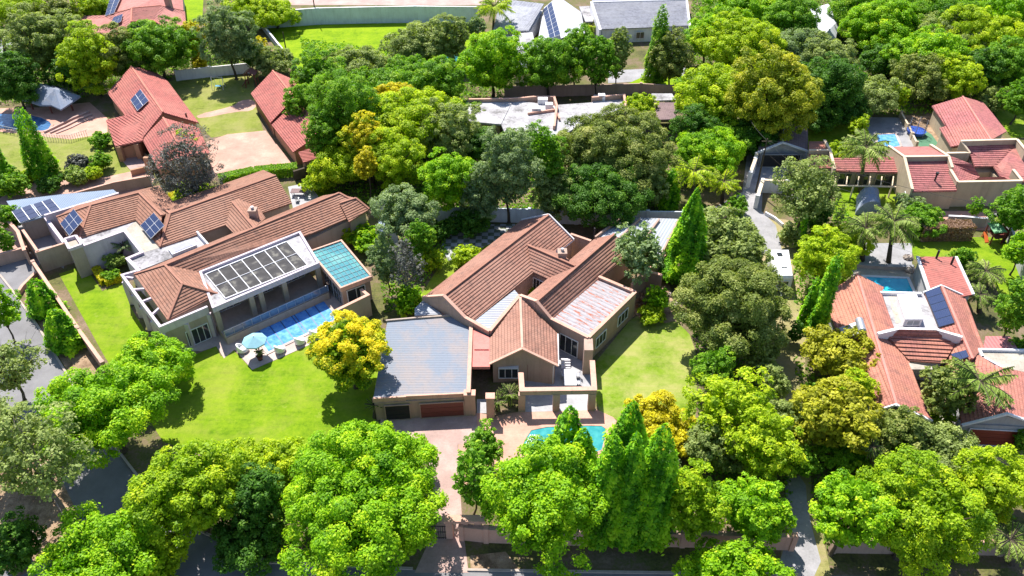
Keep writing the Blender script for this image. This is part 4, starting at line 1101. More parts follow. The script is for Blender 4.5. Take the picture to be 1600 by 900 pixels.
roof(C, dict(a=(1484, 243, 4.3), b=(1518, 256.5, 4.3), c=(1531.5, 276, 3.0), d=(1521, 282.5, 2.7), e=(1500, 283, 2.7), f=(1486, 263, 3.2)), [('a', 'f', 'e', 'd', 'c', 'b')], M['tileC'], None, (), M['wallC'], inset=.05, lip=.03)
roof(C, dict(a=(1524, 281, 2.8), b=(1534, 276.5, 3.2), c=(1568, 276.5, 3.2), d=(1580, 281, 2.8)), [('a', 'b', 'c', 'd')], M['tileC'], None, (), M['wallC'], inset=.05, lip=.03)
cpar(C, [(1515.5, 238.8, 4.0), (1501.5, 220.5, 5.2), (1589, 218, 5.2), (1604, 236, 5.2)])
cpar(C, [(1479, 239.5, 4.0), (1515.5, 238.8, 4.0)])
cpar(C, [(1497, 284.5, 3.9), (1597, 282.5, 3.9)])
cpar(C, [(1597, 282.5, 3.9), (1583, 265, 4.3)])
cpar(C, [(1497, 284.5, 3.9), (1485, 265, 4.4)])
roof(C, dict(a=(1414, 250, 4.6), b=(1480, 249, 4.6), c=(1495, 298, 3.0), d=(1426, 299.5, 3.0)), [('a', 'd', 'c', 'b')], M['tileC'], None, (), M['wallC'], inset=.1)
roof(C, dict(a=(1392, 229.5, 3.2), b=(1454, 229, 3.2), c=(1478, 242, 4.9), d=(1413, 246, 4.9)), [('a', 'd', 'c', 'b')], M['tileC'], None, (), M['wallC'], inset=.05, lip=.03)
cpar(C, [(1389, 228, 3.6), (1413, 245, 5.2), (1425.5, 296, 3.3)])
cpar(C, [(1413, 245, 5.2), (1482, 244, 5.2), (1488, 262, 4.6)])
cpar(C, [(1454, 226, 3.6), (1482, 244, 5.2)])
wa, wb = P(1428, 299.5, 3.0), P(1494, 298, 3.0); wa.y -= 0.0
onwall(C, wa+Vector((0, .32, 0)), wb+Vector((0, .32, 0)), .25, .58, .5, 2.2, 'window', mull=1, fr='wallC'); onwall(C, wa+Vector((0, .32, 0)), wb+Vector((0, .32, 0)), .68, .8, .5, 2.4, 'window', mull=0, fr='wood')
onwall(C, P(1412, 245, 4)*1, P(1425, 296, 4), .72, .95, .1, 2.2, 'glass_door')
roof(C, dict(a=(1298, 247, 3.4), b=(1410, 245, 3.4), c=(1411, 270, 2.6), d=(1302, 267, 2.6)), [('a', 'd', 'c', 'b')], M['tileC'], None, (), M['wallC'], inset=.5)
roof(C, dict(a=(1264, 236, 3.2), b=(1294, 235, 3.2), c=(1304, 262, 2.6), d=(1266, 262, 2.6)), [('a', 'd', 'c', 'b')], M['tileC'], None, (), M['wallC'], inset=.2)
roof(C, dict(a=(1264, 221, 2.9), b=(1290, 221, 2.9), c=(1296, 234, 3.3), d=(1264, 234, 3.3)), [('a', 'd', 'c', 'b')], M['tileD'], None, (), M['wallC'], inset=.2, lip=.03)
cpar(C, [(1288, 219, 3.4), (1297, 235, 3.7), (1304, 264, 3.0)]); cpar(C, [(1264, 235, 3.6), (1297, 235, 3.7)])
wa, wb = P(1304, 267, 2.6), P(1409, 270, 2.6); wa += Vector((0, .4, 0)); wb += Vector((0, .4, 0))
for t0, t1 in ((.1, .3), (.36, .56), (.66, .92)): onwall(C, wa, wb, t0, t1, .2, 2.1, 'window', mull=1, fr='wallC')
p = P(1461, 281, 3.7); b = MB(); b.tube([p-Vector((0, 0, .6)), p+Vector((0, 0, .9))], .12, 8); b.tube([p+Vector((0, 0, .9)), p+Vector((0, 0, 1.15))], .22, 8); b.build('flue_pipe', M['black'], C)
# brown roofed garage with white gable trim on the lane
J = thing('garage', 'small dark garage with white gable trim at the top of the lane', 'garage', P(1222, 250, 0))
roof(J, dict(a=(1184, 238, 2.7), b=(1223, 222, 3.9), c=(1263, 236, 2.7), d=(1262, 200, 2.7), e=(1226, 190, 3.9), f=(1190, 203, 2.7)), [('a', 'b', 'e', 'f'), ('b', 'c', 'd', 'e')], M['slate'], M['capH'], [('b', 'e')], M['wallG'])
b = MB(); b.bar(P(1184, 238.5, 2.8), P(1223, 222.5, 4.0), .3, .25); b.bar(P(1223, 222.5, 4.0), P(1263, 236.5, 2.8), .3, .25); b.build('bargeboard', M['capH'], J)
wa, wb = P(1187, 241, 2.6), P(1260, 239, 2.6); wa.y = wb.y = P(1184, 238, 2.7).y+.32
onwall(J, wa, wb, .08, .92, .03, 2.2, 'garage_door', 'dark', 'wallG', mull=0)  # open front closed by a leaf painted as the shade inside
# ================================================================== orange tiled house (right, lower)
D = thing('house', 'orange red tiled house with white box skylight and black solar panels at lower right', 'house', P(1440, 560, 0))
roof(D, dict(a=(1286, 462, 2.8), a2=(1303, 506, 2.8), b=(1372, 641, 2.8), c=(1400, 632, 4.4), d=(1456.5, 657.5, 2.8), e=(1420, 566, 2.8), v=(1373, 520, 4.0), f=(1395, 510, 2.9), g=(1377, 459, 2.9), h=(1381, 449, 2.8), i=(1339, 428.5, 4.4)),
     [('a', 'a2', 'b', 'c', 'i'), ('c', 'd', 'e', 'f', 'g', 'h', 'i')], M['tileD'], M['capC'], [('c', 'i')], M['wallG'])
b = MB(); b.bar(P(1372, 641.5, 2.9), P(1400, 632.5, 4.5), .25, .2); b.bar(P(1400, 632.5, 4.5), P(1456.5, 658, 2.9), .25, .2); b.build('bargeboard', M['white'], D)
roof(D, dict(a=(1380, 518, 4.3), b=(1500, 524, 4.3), c=(1475, 567, 2.9), d=(1420, 563.5, 2.9)), [('a', 'd', 'c', 'b')], M['tileD'], M['capC'], [('a', 'b')], M['wallG'], inset=.3, c=.45, lip=.12)
roof(D, dict(a=(1377, 522, 4.3), b=(1403, 514.5, 4.9), c=(1463, 515.5, 4.9), d=(1500, 527, 4.3)), [('a', 'd', 'c', 'b')], M['tileD'], None, (), None, lip=.03)
parapet(D, [(1374, 520), (1403, 513), (1463, 514), (1501, 525)], 4.9, M['white'], 3.2, .35, name='parapet')
roof(D, dict(a=(1444, 457, 3.1), b=(1471, 446.5, 4.5), c=(1506, 462, 3.0), d=(1537, 541, 3.0), e=(1519, 561, 4.5), f=(1484, 566, 3.0), g=(1468, 514, 3.1), h=(1530, 552, 3.0)),
     [('a', 'g', 'f', 'e', 'b'), ('b', 'e', 'h', 'd', 'c')], M['tileD'], M['capC'], [('b', 'e')], M['wallG'])
b = MB(); b.bar(P(1443, 457, 3.2), P(1471, 446, 4.6), .22, .16); b.bar(P(1471, 446, 4.6), P(1507, 462, 3.1), .22, .16); b.build('bargeboard', M['white'], D)
flat(D, [(1378, 457), (1443, 458.5), (1468, 514), (1396, 512)], 3.0, M['whiteflat'], .3)
flat(D, [(1388, 463), (1401, 463), (1414, 502), (1400, 506)], 3.012, M['cream'], .03)
block(D, [(1380, 460), (1441, 460), (1465, 512), (1398, 510)], 2.69, M['wallG'])
parapet(D, [(1378, 456), (1438, 457.5)], 3.35, M['white'], 2.5, .3)
lb = MB(); q = [P(x, y, 4.1) for x, y in [(1403, 461), (1432, 461), (1442.5, 497.5), (1415, 497.5)]]
lb.prism(q, 3.002, 4.0); lo_ = lb.build('roof_lantern', M['white'], D)
b = MB(); c_ = sum(q, Vector())/4; b.prism([c_+(p-c_)*1.06 for p in q], 4.002, 4.1); b.build('lantern_cap', M['white'], lo_)
onwall(D, q[3]+Vector((0, 0, 0)), q[2], .12, .9, 3.15, 3.9, 'window', mull=1, glass='metalg')
solar_on(D, [(1444, 457, 3.1), (1471, 446.5, 4.5), (1519, 561, 4.5)], [(1446, 457), (1469.5, 449), (1493.5, 506), (1468.5, 513)], 1, 5, .2, 'glass')
solar_on(D, [(1444, 457, 3.1), (1471, 446.5, 4.5), (1519, 561, 4.5)], [(1488, 556), (1512, 549.6), (1517, 560.6), (1497, 567)], 2, 1, .35, 'glass')
roof(D, dict(a=(1492, 585, 2.9), b=(1503, 664, 2.9), c=(1574, 646, 4.6), d=(1648, 672, 2.9), e=(1640, 590, 2.9), f=(1556, 572, 4.6), g=(1478, 566, 3.0), h=(1530, 555, 3.6)), [('a', 'b', 'c', 'f'), ('c', 'd', 'e', 'f'), ('a', 'f', 'h', 'g')], M['tileD'], M['capC'], [('c', 'f')], M['wallG'])
b = MB(); b.bar(P(1503, 664.5, 3.0), P(1574, 646.5, 4.7), .25, .2); b.bar(P(1574, 646.5, 4.7), P(1648, 672.5, 3.0), .25, .2); b.build('bargeboard', M['white'], D)
wa, wb = P(1503, 664, 2.9), P(1648, 672, 2.9); print('GAR', wa, P(1574, 646, 4.6), wb)
_dd = (wb-wa).normalized(); _nn = Vector((_dd.y, -_dd.x, 0)); _mid = P(1574, 646, 4.6); _off = max((_mid-wa).dot(_nn), 0)-.26
wa += _nn*_off; wb += _nn*_off
b = MB(); b.wall(wa-_nn*.3, wb-_nn*.3, 0, 2.75, .5); b.build('garage_wall', M['wallG'], D)
onwall(D, wa, wb, .12, .70, .03, 2.3, 'garage_door', 'woodr', 'white', mull=0)
flat(D, [(1532, 545.5), (1640, 548), (1640, 600), (1578, 599), (1562, 590), (1570, 578), (1536, 557)], 3.3, M['cream'], .3)
block(D, [(1534, 547), (1640, 550), (1640, 590), (1575, 590), (1568, 577), (1538, 556)], 2.99, M['wallG'])
parapet(D, [(1536, 557), (1531, 545), (1640, 547)], 3.6, M['white'], 2.7, .25)
parapet(D, [(1536, 557), (1574, 577), (1561, 592), (1580, 600)], 3.6, M['white'], 2.9, .25)
block(D, [(1420, 567), (1457, 573), (1457, 577), (1424, 577)], 2.9, M['cream'], z0=2.4, name='canopy')
flat(D, [(1540, 525), (1578, 525), (1590, 545), (1536, 546)], 2.6, M['corrP'], .1)
block(D, [(1542, 528), (1576, 528), (1586, 543), (1540, 543)], 2.48, M['wallG'])
# geyser tank and collectors on the tiles
p0, p1 = P(1342, 499, 4.6), P(1348, 519, 4.6); b = MB(); b.tube([p0, p0.lerp(p1, .05), p0.lerp(p1, .95), p1], [.25, .42, .42, .25], 14); gz = b.build('water_tank', M['metalg'], D)
b = MB(); b.slab([P(1311, 512, 3.6), P(1338, 503, 4.35), P(1342, 512, 4.35), P(1314, 521, 3.6)], .08); b.slab([P(1317, 523, 3.6), P(1342, 514, 4.35), P(1347, 522, 4.35), P(1325, 528, 3.7)], .08); b.build('solar_collector', M['metalg'], gz)
# red roofed annex behind it
N_ = thing('annex', 'red tiled annex with white verge boards beside the azure pool', 'annex', P(1480, 440, 0))
roof(N_, dict(a=(1434, 401, 2.9), b=(1494, 401.5, 2.9), c=(1520, 460, 3.3), d=(1472, 470, 3.3), e=(1451, 452, 3.1)), [('a', 'e', 'd', 'c', 'b')], M['tileE'], None, (), M['wallG'], inset=.2, lip=.04)
b = MB(); b.bar(P(1433.5, 401, 3.05), P(1451, 453, 3.25), .35, .2); b.bar(P(1494, 401.5, 3.05), P(1521, 460, 3.45), .25, .2); b.build('bargeboard', M['white'], N_)
for x, y in ((1463, 399), (1486, 409)):
    p = P(x, y+4, 3.0); b = MB(); b.tube([p-Vector((0, 0, .2)), p+Vector((0, 0, 1.1))], .13, 8); b.build('flue_pipe', M['black'], N_)
bwall('rough grey retaining wall between palm terrace and azure pool', [(1334, 417), (1380, 420), (1425, 421)], .5, 'kerb', 'concrete', .4)
bwall('pale grey garden wall stepping along the back of the right lawn', [(1478, 352), (1500, 353), (1535, 356), (1550, 350)], 1.5, 'wallG', 'white', .2)
bwall('pale grey side wall at the right edge of the lawn', [(1568, 362), (1590, 420), (1612, 480)], 1.8, 'wallG', 'white', .2)
bwall('low fence wall with round caps between covered pool and trampoline', [(1406, 184), (1417, 204), (1430, 232)], .9, 'wallC', 'copeC', .15, 2.6, pierh=.35)
# ================================================================== red roofed house (left, upper)
E = thing('house', 'red tiled gable house with one solar panel above the mauve leafless tree', 'house', P(245, 190, 0))
roof(E, dict(a=(167.5, 145, 3.0), b=(205, 104, 5.2), c=(254.5, 175.5, 5.2), d=(222.5, 216, 3.0), e=(311, 192, 3.0), f=(262, 127, 3.0), g=(240, 110, 3.4)), [('a', 'd', 'c', 'b'), ('b', 'c', 'e', 'f', 'g')], M['tileE'], M['capE'], [('b', 'c')], M['wallF'])
roof(E, dict(a=(165.5, 188, 2.8), b=(237, 171, 4.4), c=(223, 220, 2.9), d=(180, 229, 2.6)), [('a', 'd', 'c', 'b')], M['tileE'], M['capE'], [], M['wallF'], inset=.7, lip=.12, c=.45)
roof(E, dict(a=(222, 217, 2.8), b=(255, 184, 4.8), c=(290, 245, 4.6), d=(247, 264, 2.6), e=(328, 240, 2.8), f=(311, 200, 2.8)), [('a', 'd', 'c', 'b'), ('b', 'c', 'e', 'f')], M['tileE'], M['capE'], [('b', 'c')], M['wallF'])
for x, y in [(185, 229), (213, 225), (228, 246)]:
    b = MB(); p = P(x, y, 2.5); b.prism([p+Vector((-.35, -.3, 0)), p+Vector((.35, -.3, 0)), p+Vector((.35, .3, 0)), p+Vector((-.35, .3, 0))], 0, 2.55); b.build('porch_pillar', M['wallF'], E)
b = MB(); b.prism([P(190, 250, 0), P(215, 243, 0), P(232, 262, 0), P(205, 268, 0)], 0, .12); b.build('porch_floor', M['brick3'], E)
b = MB(); b.wall(P(206, 274, 0), P(232, 268, 0), 0, .9, .35); b.build('planter_wall', M['wallF'], E)
solar_on(E, [(167.5, 145, 3.0), (205, 104, 5.2), (254.5, 175.5, 5.2)], [(221, 141), (234, 159), (216.5, 175), (205.5, 158)], 3, 2, .3)
p = P(291, 181, 3.8); b = MB(); b.tube([p-Vector((0, 0, .5)), p+Vector((0, 0, .5))], .15, 8); b.build('roof_vent', M['wood'], E)
F = thing('garage', 'red tiled double garage with two stepped gables beside the pink brick drive', 'garage', P(440, 180, 0))
roof(F, dict(a=(392, 146, 2.8), b=(426, 110.5, 4.6), c=(460, 153, 4.6), d=(422.5, 192, 2.8), e=(500, 160, 2.8), f=(472, 130, 2.8)), [('a', 'd', 'c', 'b'), ('b', 'c', 'e', 'f')], M['tileE'], M['capE'], [('b', 'c')], M['wallF'])
roof(F, dict(a=(423, 193, 2.5), b=(462, 156, 4.1), c=(506, 205, 4.1), d=(458, 238, 2.5), e=(535, 205, 2.5), f=(500, 165, 2.5)), [('a', 'd', 'c', 'b'), ('b', 'c', 'e', 'f')], M['tileE'], M['capE'], [('b', 'c')], M['wallF'])
roof(F, dict(a=(466, 238, 2.6), b=(505, 226, 2.9), c=(512, 243, 2.4), d=(474, 254, 2.3)), [('a', 'd', 'c', 'b')], M['tileE'], None, (), M['wallF'], inset=.3)
wa, wb = P(394, 148, 2.6), P(423, 192, 2.6); onwall(F, wa+Vector((.3, 0, 0)), wb+Vector((.3, 0, 0)), .1, .9, .05, 2.2, 'garage_door', 'wood', 'wallF', mull=0)
# ================================================================== houses at the top edge
Gh = thing('house', 'coral tiled hipped house with two solar arrays at the top left', 'house', P(210, 35, 0))
roof(Gh, dict(a=(125, 24, 3.0), b=(168, 22, 3.6), c=(180, -14, 3.0), d=(205, 13, 5.0), e=(250, 9, 5.0), f=(287, 17, 3.0), g=(284, -16, 3.0), h=(262, -14, 4.6)), [('b', 'c', 'h', 'g', 'f', 'e', 'd')], M['tileG'], M['capE'], [('d', 'e', 'f')], M['wallG'])
roof(Gh, dict(a=(125, 25, 3.0), b=(170, 24, 4.2), c=(206, 13.5, 5.0), d=(251, 9.5, 5.0), e=(289, 18, 3.2), f=(291, 42, 2.9), g=(268, 50, 2.9), h=(240, 32, 4.2), i=(205, 34, 4.4), j=(192, 60, 2.9), k=(140, 55, 2.9)),
     [('a', 'k', 'j', 'i', 'c', 'b'), ('c', 'i', 'h', 'd'), ('d', 'h', 'g', 'f', 'e')], M['tileG'], M['capE'], [('i', 'h', 'g'), ('b', 'c', 'i')], M['wallG'])
TG = [(205, 13, 5.0), (168, 22, 3.6), (180, -14, 3.0)]; solar_on(Gh, TG, [(174, -2), (192, -4), (180, 24), (166.5, 28)], 2, 5, .5); solar_on(Gh, [(125, 25, 3.0), (206, 13.5, 5.0), (205, 34, 4.4)], [(180, 30), (194, 25), (191, 37), (172, 46)], 3, 2, .5)
chimney(Gh, 264, 8, 4.6, 1.1, 1.6, 'wallB')
Hh = thing('house', 'grey tiled house with white gables and a tall solar array at the top', 'house', P(930, 40, 0))
roof(Hh, dict(a=(782, -2, 3.6), b=(850, 6, 4.8), c=(826, 48, 3.0), d=(770, 49, 3.0)), [('a', 'd', 'c', 'b')], M['tileH'], None, (), M['white'], inset=.2)
roof(Hh, dict(a=(850, 12, 3.2), b=(872, -6, 5.6), c=(884, 57, 5.6), d=(838, 76, 3.2), e=(908, 19, 3.2), f=(914, 52, 3.2)), [('a', 'd', 'c', 'b'), ('b', 'c', 'f', 'e')], plaster('pale grey roof', (.52, .53, .58)), M['capH'], [('b', 'c')], M['white'], lip=.02)
solar_on(Hh, [(850, 12, 3.2), (872, -6, 5.6), (838, 76, 3.2)], [(849, 17), (863, 4), (877, 55), (860, 62)], 2, 8, .25)
roof(Hh, dict(a=(925, 4, 5.0), b=(1073, 0, 5.0), c=(1077, 40, 3.0), d=(939, 46, 3.0), e=(925, -10, 4.0), f=(1073, -14, 4.0)), [('a', 'd', 'c', 'b'), ('a', 'b', 'f', 'e')], M['tileH'], M['capH'], [('a', 'b')], M['white'], inset=.3)
cpar(Hh, [(924, 3, 5.3), (938, 47, 3.4)], .4, 'white', 'white'); cpar(Hh, [(1073, 0, 5.3), (1078, 41, 3.3)], .3, 'white', 'white')
wa, wb = P(940, 48, 2.9), P(1076, 42, 2.9); wa += Vector((0, .4, 0)); wb += Vector((0, .4, 0))
onwall(Hh, wa, wb, .12, .3, .2, 2.2, 'glass_door'); onwall(Hh, wa, wb, .4, .5, .8, 2.2, 'window'); onwall(Hh, wa, wb, .75, .9, .8, 2.2, 'window')
flat(Hh, [(800, 53), (832, 50), (838, 76), (806, 78)], 2.9, M['whiteflat'], .3); block(Hh, [(802, 54), (831, 52), (836, 75), (808, 76)], 2.6, M['white'])
roof(Hh, dict(a=(806, 82, 3.2), b=(846, 78, 3.2), c=(852, 108, 2.4), d=(800, 112, 2.4)), [('a', 'd', 'c', 'b')], M['tileH'], None, (), M['white'])
flat(Hh, [(905, 10), (925, 9), (932, 33), (915, 34)], 3.2, M['whiteflat'], .3); block(Hh, [(906, 11), (924, 10), (930, 32), (915, 33)], 2.9, M['wallG'])
Ih = thing('house', 'low house with cluttered white flat roofs and brown carport behind dark trees', 'house', P(880, 180, 0))
for k, (pts, z) in enumerate([([(712, 172), (733, 156), (802, 155), (783, 194), (735, 190)], 3.2), ([(783, 194), (800, 156), (868, 165), (868, 172), (880, 214), (790, 210)], 3.1), ([(868, 164), (925, 160), (928, 148), (976, 148), (978, 166), (905, 196), (878, 212)], 3.0)]):
    flat(Ih, pts, z, M['whiteflat'], .3); c_ = Vector(); block(Ih, pts, z-.31, M['wallB'], inset=.3)
parapet(Ih, [(733, 155), (800, 154), (835, 151), (866, 151)], 3.7, M['wallB'], 2.5, .3, cope=M['copeB'])
parapet(Ih, [(866, 151), (870, 164), (866, 196)], 3.8, M['copeB'], 2.5, .35); parapet(Ih, [(826, 176), (868, 170), (874, 184)], 3.5, M['copeB'], 2.9, .3); parapet(Ih, [(926, 152), (975, 148), (978, 165)], 3.7, M['wallB'], 2.5, .3, cope=M['copeB'])
for x, y, w in [(848, 158, 1.6), (858, 166, 1.2), (838, 172, 1.4), (940, 152, 1.1)]:
    b = MB(); p = P(x, y, 3.4); b.prism([p+Vector((-w/2, -.5, 0)), p+Vector((w/2, -.5, 0)), p+Vector((w/2, .5, 0)), p+Vector((-w/2, .5, 0))], 2.9, 3.9); b.build('roof_box', M['white'], Ih)
flat(Ih, [(1024, 160), (1056, 160), (1056, 186), (1025, 187)], 2.9, M['slate'], .2, name='carport_roof'); flat(Ih, [(1018, 146), (1050, 146), (1056, 156), (1020, 157)], 3.0, M['whiteflat'], .3)
for x, y in ((1026, 186), (1055, 186), (1040, 160), (1026, 162)): b = MB(); p = P(x, y, 2.8); b.bar(Vector((p.x, p.y, 0)), Vector((p.x, p.y, 2.7)), .2); b.build('carport_post', M['wallB'], Ih)
Kh = thing('house', 'pale grey hipped roof showing between the tall trees at top right', 'house', P(1290, 40, 0))
roof(Kh, dict(a=(1266, 14, 3.2), b=(1294, 6, 3.2), c=(1312, 30, 3.2), d=(1306, 60, 2.8), e=(1284, 58, 2.8), f=(1290, 24, 4.6), g=(1296, 46, 4.4)), [('a', 'e', 'g', 'f'), ('a', 'f', 'b'), ('b', 'f', 'g', 'c'), ('c', 'g', 'd'), ('e', 'd', 'g')], plaster('pale grey roof sheet', (.58, .59, .64)), M['capH'], [('f', 'g')], M['white'], lip=.02)
# walls near the top
bwall('tall blue grey wall across the top behind the lime lawn', [(405, 45), (500, 38), (590, 36), (650, 35), (745, 36)], 3.4, 'wallBlue', 'white', .3, 11, pierh=.1)
bwall('thin concrete wall down the left side of the lime lawn', [(410, 45), (442, 86), (470, 124)], 1.4, 'wallG', 'white', .2)
bwall('pale wall in tree shade behind the swing lawn', [(278, 126), (330, 120), (390, 114)], 1.9, 'white', None, .25, 6)
bwall('grey brown wall behind the row of upright trees', [(790, 152), (880, 150), (1000, 147), (1052, 150)], 2.0, 'wallB', None, .25, 6)
bwall('low grey terrace wall below the grey tiled house', [(1050, 88), (1078, 86), (1082, 80)], 1.6, 'wallG', 'white', .25)
bwall('rough stone wall at the lower end of the pink brick drive', [(462, 282), (478, 277), (486, 272)], 1.6, 'bark', None, .35)
bwall('pale lane wall with cream piers beside the dark garage', [(1168, 292), (1176, 270), (1178, 262)], 2.4, 'white', 'copeC', .35, 4)
bwall('cream lane wall turning toward the leafy olive tree', [(1180, 325), (1188, 300), (1225, 302), (1240, 330)], 2.0, 'white', 'copeC', .35, 5)
bwall('low pale wall in front of the dry bank by the lane', [(1196, 336), (1210, 344), (1222, 354)], .5, 'white', None, .25)
bwall('salmon drive wall beside the brick path of the red roofed house', [(118, 318), (183, 300), (238, 290)], 1.6, 'wallB', 'copeB', .2)
# ================================================================== trees and shrubs
FG = 'fresh green street trees in the foreground'
# --- foreground
tree(234, 574, 62, 46, 'BG', 'fresh green tree whose crown touches the corner of the brown tiled pavilion', group=FG, rough=.3)
tree(165, 640, 92, 66, 'BG', 'wide fresh green tree between side street and big lawn, throwing a dark shadow right', group=FG, rough=.3, clear=.9)
tree(575, 712, 58, 46, 'BG', 'fresh green tree top against the garage driveway, behind the largest crown', group=FG)
tree(645, 708, 30, 30, 'BG', 'small fresh green crown overhanging the left edge of the mauve driveway')
tree(560, 784, 120, 90, 'BG', 'largest fresh green tree in front, left of the mauve driveway', group=FG, rough=.26, clear=.3)
tree(848, 784, 92, 94, 'BG', 'fresh green tree between the narrow driveway tree and the dark conifers', group=FG, clear=.3)
tree(1086, 790, 48, 62, 'BH', 'fresh green tree directly right of the dark conifers', group=FG, clear=.3)
tree(1180, 798, 56, 58, 'BG', 'fresh green tree beside the dappled dirt path, left side', group=FG, clear=.3)
tree(1142, 916, 82, 56, 'BG', 'fresh green crown cut by the bottom edge below the verge', group=FG, clear=.3)
tree(1326, 800, 60, 78, 'BG', 'fresh green tree beside the dappled dirt path, right side', group=FG, clear=.3)
tree(1432, 808, 92, 86, 'BH', 'broad fresh green tree at bottom right before the wall', group=FG, rough=.3, clear=.3)
tree(300, 772, 84, 74, 'BH', 'yellowish fresh green tree over the street junction at lower left', group=FG, rough=.28, clear=.4)
tree(162, 872, 98, 66, 'BG', 'fresh green tree spreading along the bottom left road', group=FG, rough=.28, clear=.3)
tree(240, 880, 50, 40, 'YG', 'small yellow green crown over the road near the bottom edge')
tree(402, 775, 44, 56, 'DG', 'mid green tree filling the gap left of the largest foreground crown')
tree(430, 725, 50, 38, 'YG', 'olive bronze shrub mass along the lower edge of the big lawn', cat='bush')
tree(370, 725, 46, 34, 'YG', 'yellow green shrubs at the lower lawn corner by the street trees', cat='bush')
tree(385, 845, 55, 36, 'DG', 'dark green bush in shade along the bottom road', cat='bush')
tree(55, 715, 74, 84, 'OG', 'tall feathery olive tree with visible grey trunk by the side street', leaf=.2, dens=.42, bark='barkp', thin=True, limbs=12, clear=.75, name='feathery_tree')
tree(10, 690, 50, 60, 'OG', 'pale olive crown cut by the left edge below the street', leaf=.24)
tree(-5, 480, 28, 46, 'BG', 'fresh green tree leaning into view at the left edge beside the street')
tree(12, 575, 46, 50, 'OG', 'thin grey twiggy tree casting lace shadow on the street', leaf=.18, dens=.4, thin=True, limbs=10)
tree(20, 850, 42, 50, 'DG', 'dark shaded shrub at the lower left corner', cat='bush')
tree(95, 610, 20, 16, 'BG', 'small loose green sprig beside the side street', cat='bush')
conifer(72, 436, 74, 488, 52, 'CY', 'plump conifer on the street verge, nearer the gate', power=.55, name='conifer')
conifer(104, 482, 106, 540, 58, 'CY', 'plump conifer on the street verge, farther down the wall', power=.55)
tree(547, 550, 62, 66, 'YT', 'golden topped green tree at the corner of lawn and garage', tint=.85, clear=.12, dens=1.6, rough=.1, name='golden_tree')
tree(738, 745, 34, 80, 'MG', 'narrow grey green tree beside the mauve driveway', leaf=.24, dens=.7, clear=.2)
tree(755, 700, 30, 40, 'MG', 'loose green shrub between driveway and terracotta terrace', cat='bush')
palm(585, 634, 586, 652, 16, 'small spiky yucca at the left foot of the garage', fronds=20, name='yucca', cat='yucca', droop=.3, wd=.2, cyc=True)
palm(797, 617, 797, 633, 22, 'sago cycad with orange heart under the bay window', fronds=26, name='cycad', cat='cycad', droop=.5, wd=.3, cyc=True)
palm(778, 628, 778, 641, 18, 'smaller sago cycad left of the orange hearted one', fronds=22, name='cycad', cat='cycad', droop=.5, wd=.3, cyc=True)
GC = 'pointed dark conifers by the turquoise pool'
conifer(884, 634, 884, 748, 80, 'CY', 'conifer standing over the middle of the turquoise pool', GC, power=.62)
conifer(974, 626, 974, 748, 78, 'CY', 'conifer with the tallest tip in front of the golden shrub', GC, power=.62)
conifer(858, 678, 860, 765, 52, 'CY', 'smallest pointed conifer left of the pool group', GC, power=.62)
conifer(899, 668, 904, 785, 70, 'CY', 'conifer right in front of the one over the pool', GC, power=.62)
conifer(940, 680, 942, 838, 70, 'CY', 'left one of the three tall conifers by the front wall', GC, power=.5)
conifer(970, 676, 972, 845, 60, 'CY', 'middle one of the three tall conifers by the front wall', GC, power=.5)
conifer(1008, 662, 1010, 838, 74, 'CY', 'right one of the three tall conifers by the front wall', GC, power=.5)
tree(1026, 668, 58, 42, 'YE', 'golden yellow rounded shrub beside the conifers and the dry lawn', cat='bush', leaf=.15, dens=1.6, rough=.1)
tree(1042, 725, 20, 24, 'GG', 'blue green spiky plant below the golden shrub', cat='bush')
tree(1115, 580, 34, 44, 'MG', 'fresh shrub under the big olive tree by the lawn', cat='bush')
tree(1150, 640, 66, 62, 'YG', 'loose olive yellow tree right of the dry lawn', leaf=.24, dens=.7, thin=True)
tree(1120, 700, 48, 46, 'OG', 'pale olive shrub mass behind the foreground trees', cat='bush')
tree(1195, 700, 58, 58, 'YG', 'yellow green shrubby tree at the left of the dirt path')
tree(1228, 660, 36, 40, 'OG', 'small silver olive tree hanging over the dirt path')
tree(1190, 575, 26, 30, 'OG', 'thin twiggy shrub in the shade by the rough grass', cat='bush', dens=.5, thin=True)
tree(1150, 478, 86, 74, 'BR', 'large bronze olive round tree between the main house and the track', clear=.2, dens=1.2, rough=.14)
tree(1130, 372, 58, 42, 'OG', 'grey olive tree behind the large bronze one', leaf=.26)
tree(1170, 398, 28, 32, 'OG', 'second grey olive tree nearer the caravan')
tree(1110, 402, 24, 20, 'GG', 'small silver shrub at the foot of the tall cypress', cat='bush')
conifer(1088, 292, 1066, 438, 74, 'CY', 'tall bright pointed cypress beside the grey carport', power=.8, name='cypress')
conifer(1046, 262, 1044, 330, 28, 'CY', 'slim dark cypress behind the back wall', power=.45, name='cypress')
tree(998, 392, 38, 46, 'GG', 'silver leaved magnolia leaning over the brown roof end', leaf=.3, dens=.7, clear=.5)
tree(1028, 468, 20, 22, 'BG', 'bright green shrub in the small flower garden', cat='bush')
tree(1018, 490, 22, 10, 'YG', 'low yellowish plants along the flower garden edge', cat='bush')
tree(1006, 470, 12, 12, 'RD', 'pink flowering shrub against the garden wall', cat='bush')
